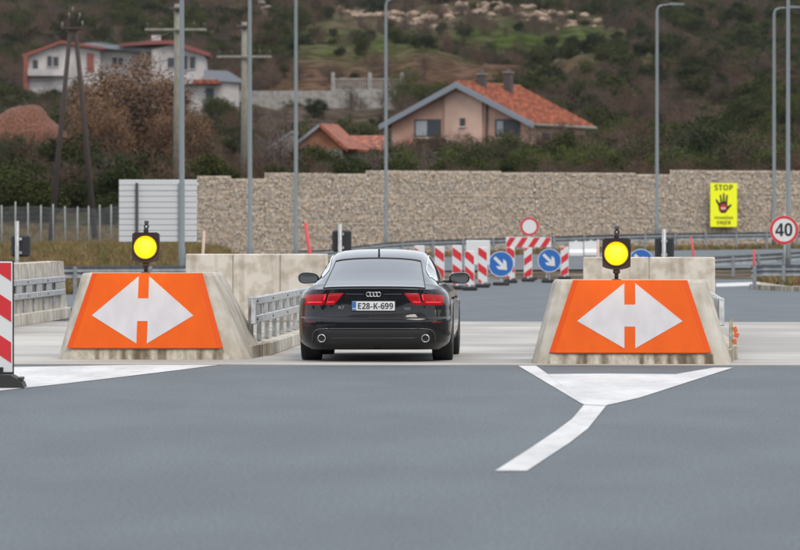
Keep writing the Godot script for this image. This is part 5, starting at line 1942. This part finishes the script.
	var words := {"evergreen_scrub": "dark evergreen scrub covering the hillside", "evergreen_scrub_dense": "dense pointed evergreen scrub scattered over the hillside", "leafless_scrub": "greyish brown leafless scrub covering the hillside", "leafless_scrub_tall": "tall narrow leafless scrub scattered over the hillside"}
	for k in coarse:
		var o := copies(k, coarse[k][0], coarse[k][1], sets[k][0], sets[k][1], self)
		tag(o, words[k], "scrub", "", "stuff")

	# dry grass on the bank and the verges
	var blades := begin()
	var r := RandomNumberGenerator.new()
	r.seed = 3
	for k in 16:
		var a := r.randf() * TAU
		var root := Vector3(cos(a) * 0.12 * r.randf(), 0, sin(a) * 0.12 * r.randf())
		blades.set_color(Color.WHITE)
		sliver(blades, root, root + Vector3(r.randf_range(-0.14, 0.14), r.randf_range(0.10, 0.24), r.randf_range(-0.14, 0.14)), 0.018, r)
	var blade_mesh := done(blades)
	var gx := []
	var gc := []
	for i in 9000:
		var d := rng.randf_range(131.0, 226.0)
		var x := rng.randf_range(-0.088 * d - 1.0, -6.6)
		if i % 7 == 0:
			d = rng.randf_range(210.0, 221.0)
			x = rng.randf_range(-8.0, 21.0)
		if i % 11 == 0:
			d = rng.randf_range(136.0, 149.0)
			x = rng.randf_range(10.6, 14.0)
		var p := ground_at(x, d)
		if i % 11 == 0:
			p.y = 0.12
		var s := rng.randf_range(0.6, 1.4)
		gx.append(Transform3D(Basis(Vector3.UP, rng.randf() * TAU).scaled(Vector3(s, s, s)), p))
		var straw: Color = [Color(0.24, 0.17, 0.07), Color(0.10, 0.105, 0.03), Color(0.17, 0.095, 0.05), Color(0.20, 0.165, 0.09)][rng.randi() % 4]
		gc.append(straw)
	var gr := copies("grass", blade_mesh, M.twig, gx, gc, self)
	tag(gr, "dry straw-coloured grass on the bank and verges", "grass", "", "stuff")


func may_grow(x: float, d: float) -> bool:
	var px := x / d * 5000.0 + 400.0
	if d < 240.0 and x > -9.5:
		return d > 230.0
	if d > 380.0 and d < 420.0 and x > -5.0 and x < 18.0:
		return false            # pink house
	if d > 384.0 and d < 400.0 and x > -6.0 and x < 14.0:
		return false
	if d > 318.0 and d < 345.0 and px > 265.0 and px < 390.0:
		return false            # shed and lean-to
	if d > 228.0 and d < 318.0 and px > 262.0 and px < 300.0:
		return rng.randf() < 0.25
	if d > 345.0 and d < 385.0 and px > 385.0 and px < 560.0:
		return rng.randf() < 0.15
	if d > 580.0 and d < 612.0 and px > 15.0 and px < 245.0:
		return false            # white house and annex
	if d > 520.0 and d < 580.0 and px > 30.0 and px < 215.0:
		return rng.randf() < 0.12
	if d > 500.0 and d < 640.0 and px > 235.0 and px < 405.0:
		return rng.randf() < 0.05
	if d > 850.0 and d < 905.0 and px > 335.0 and px < 615.0:
		return rng.randf() < 0.1
	return true
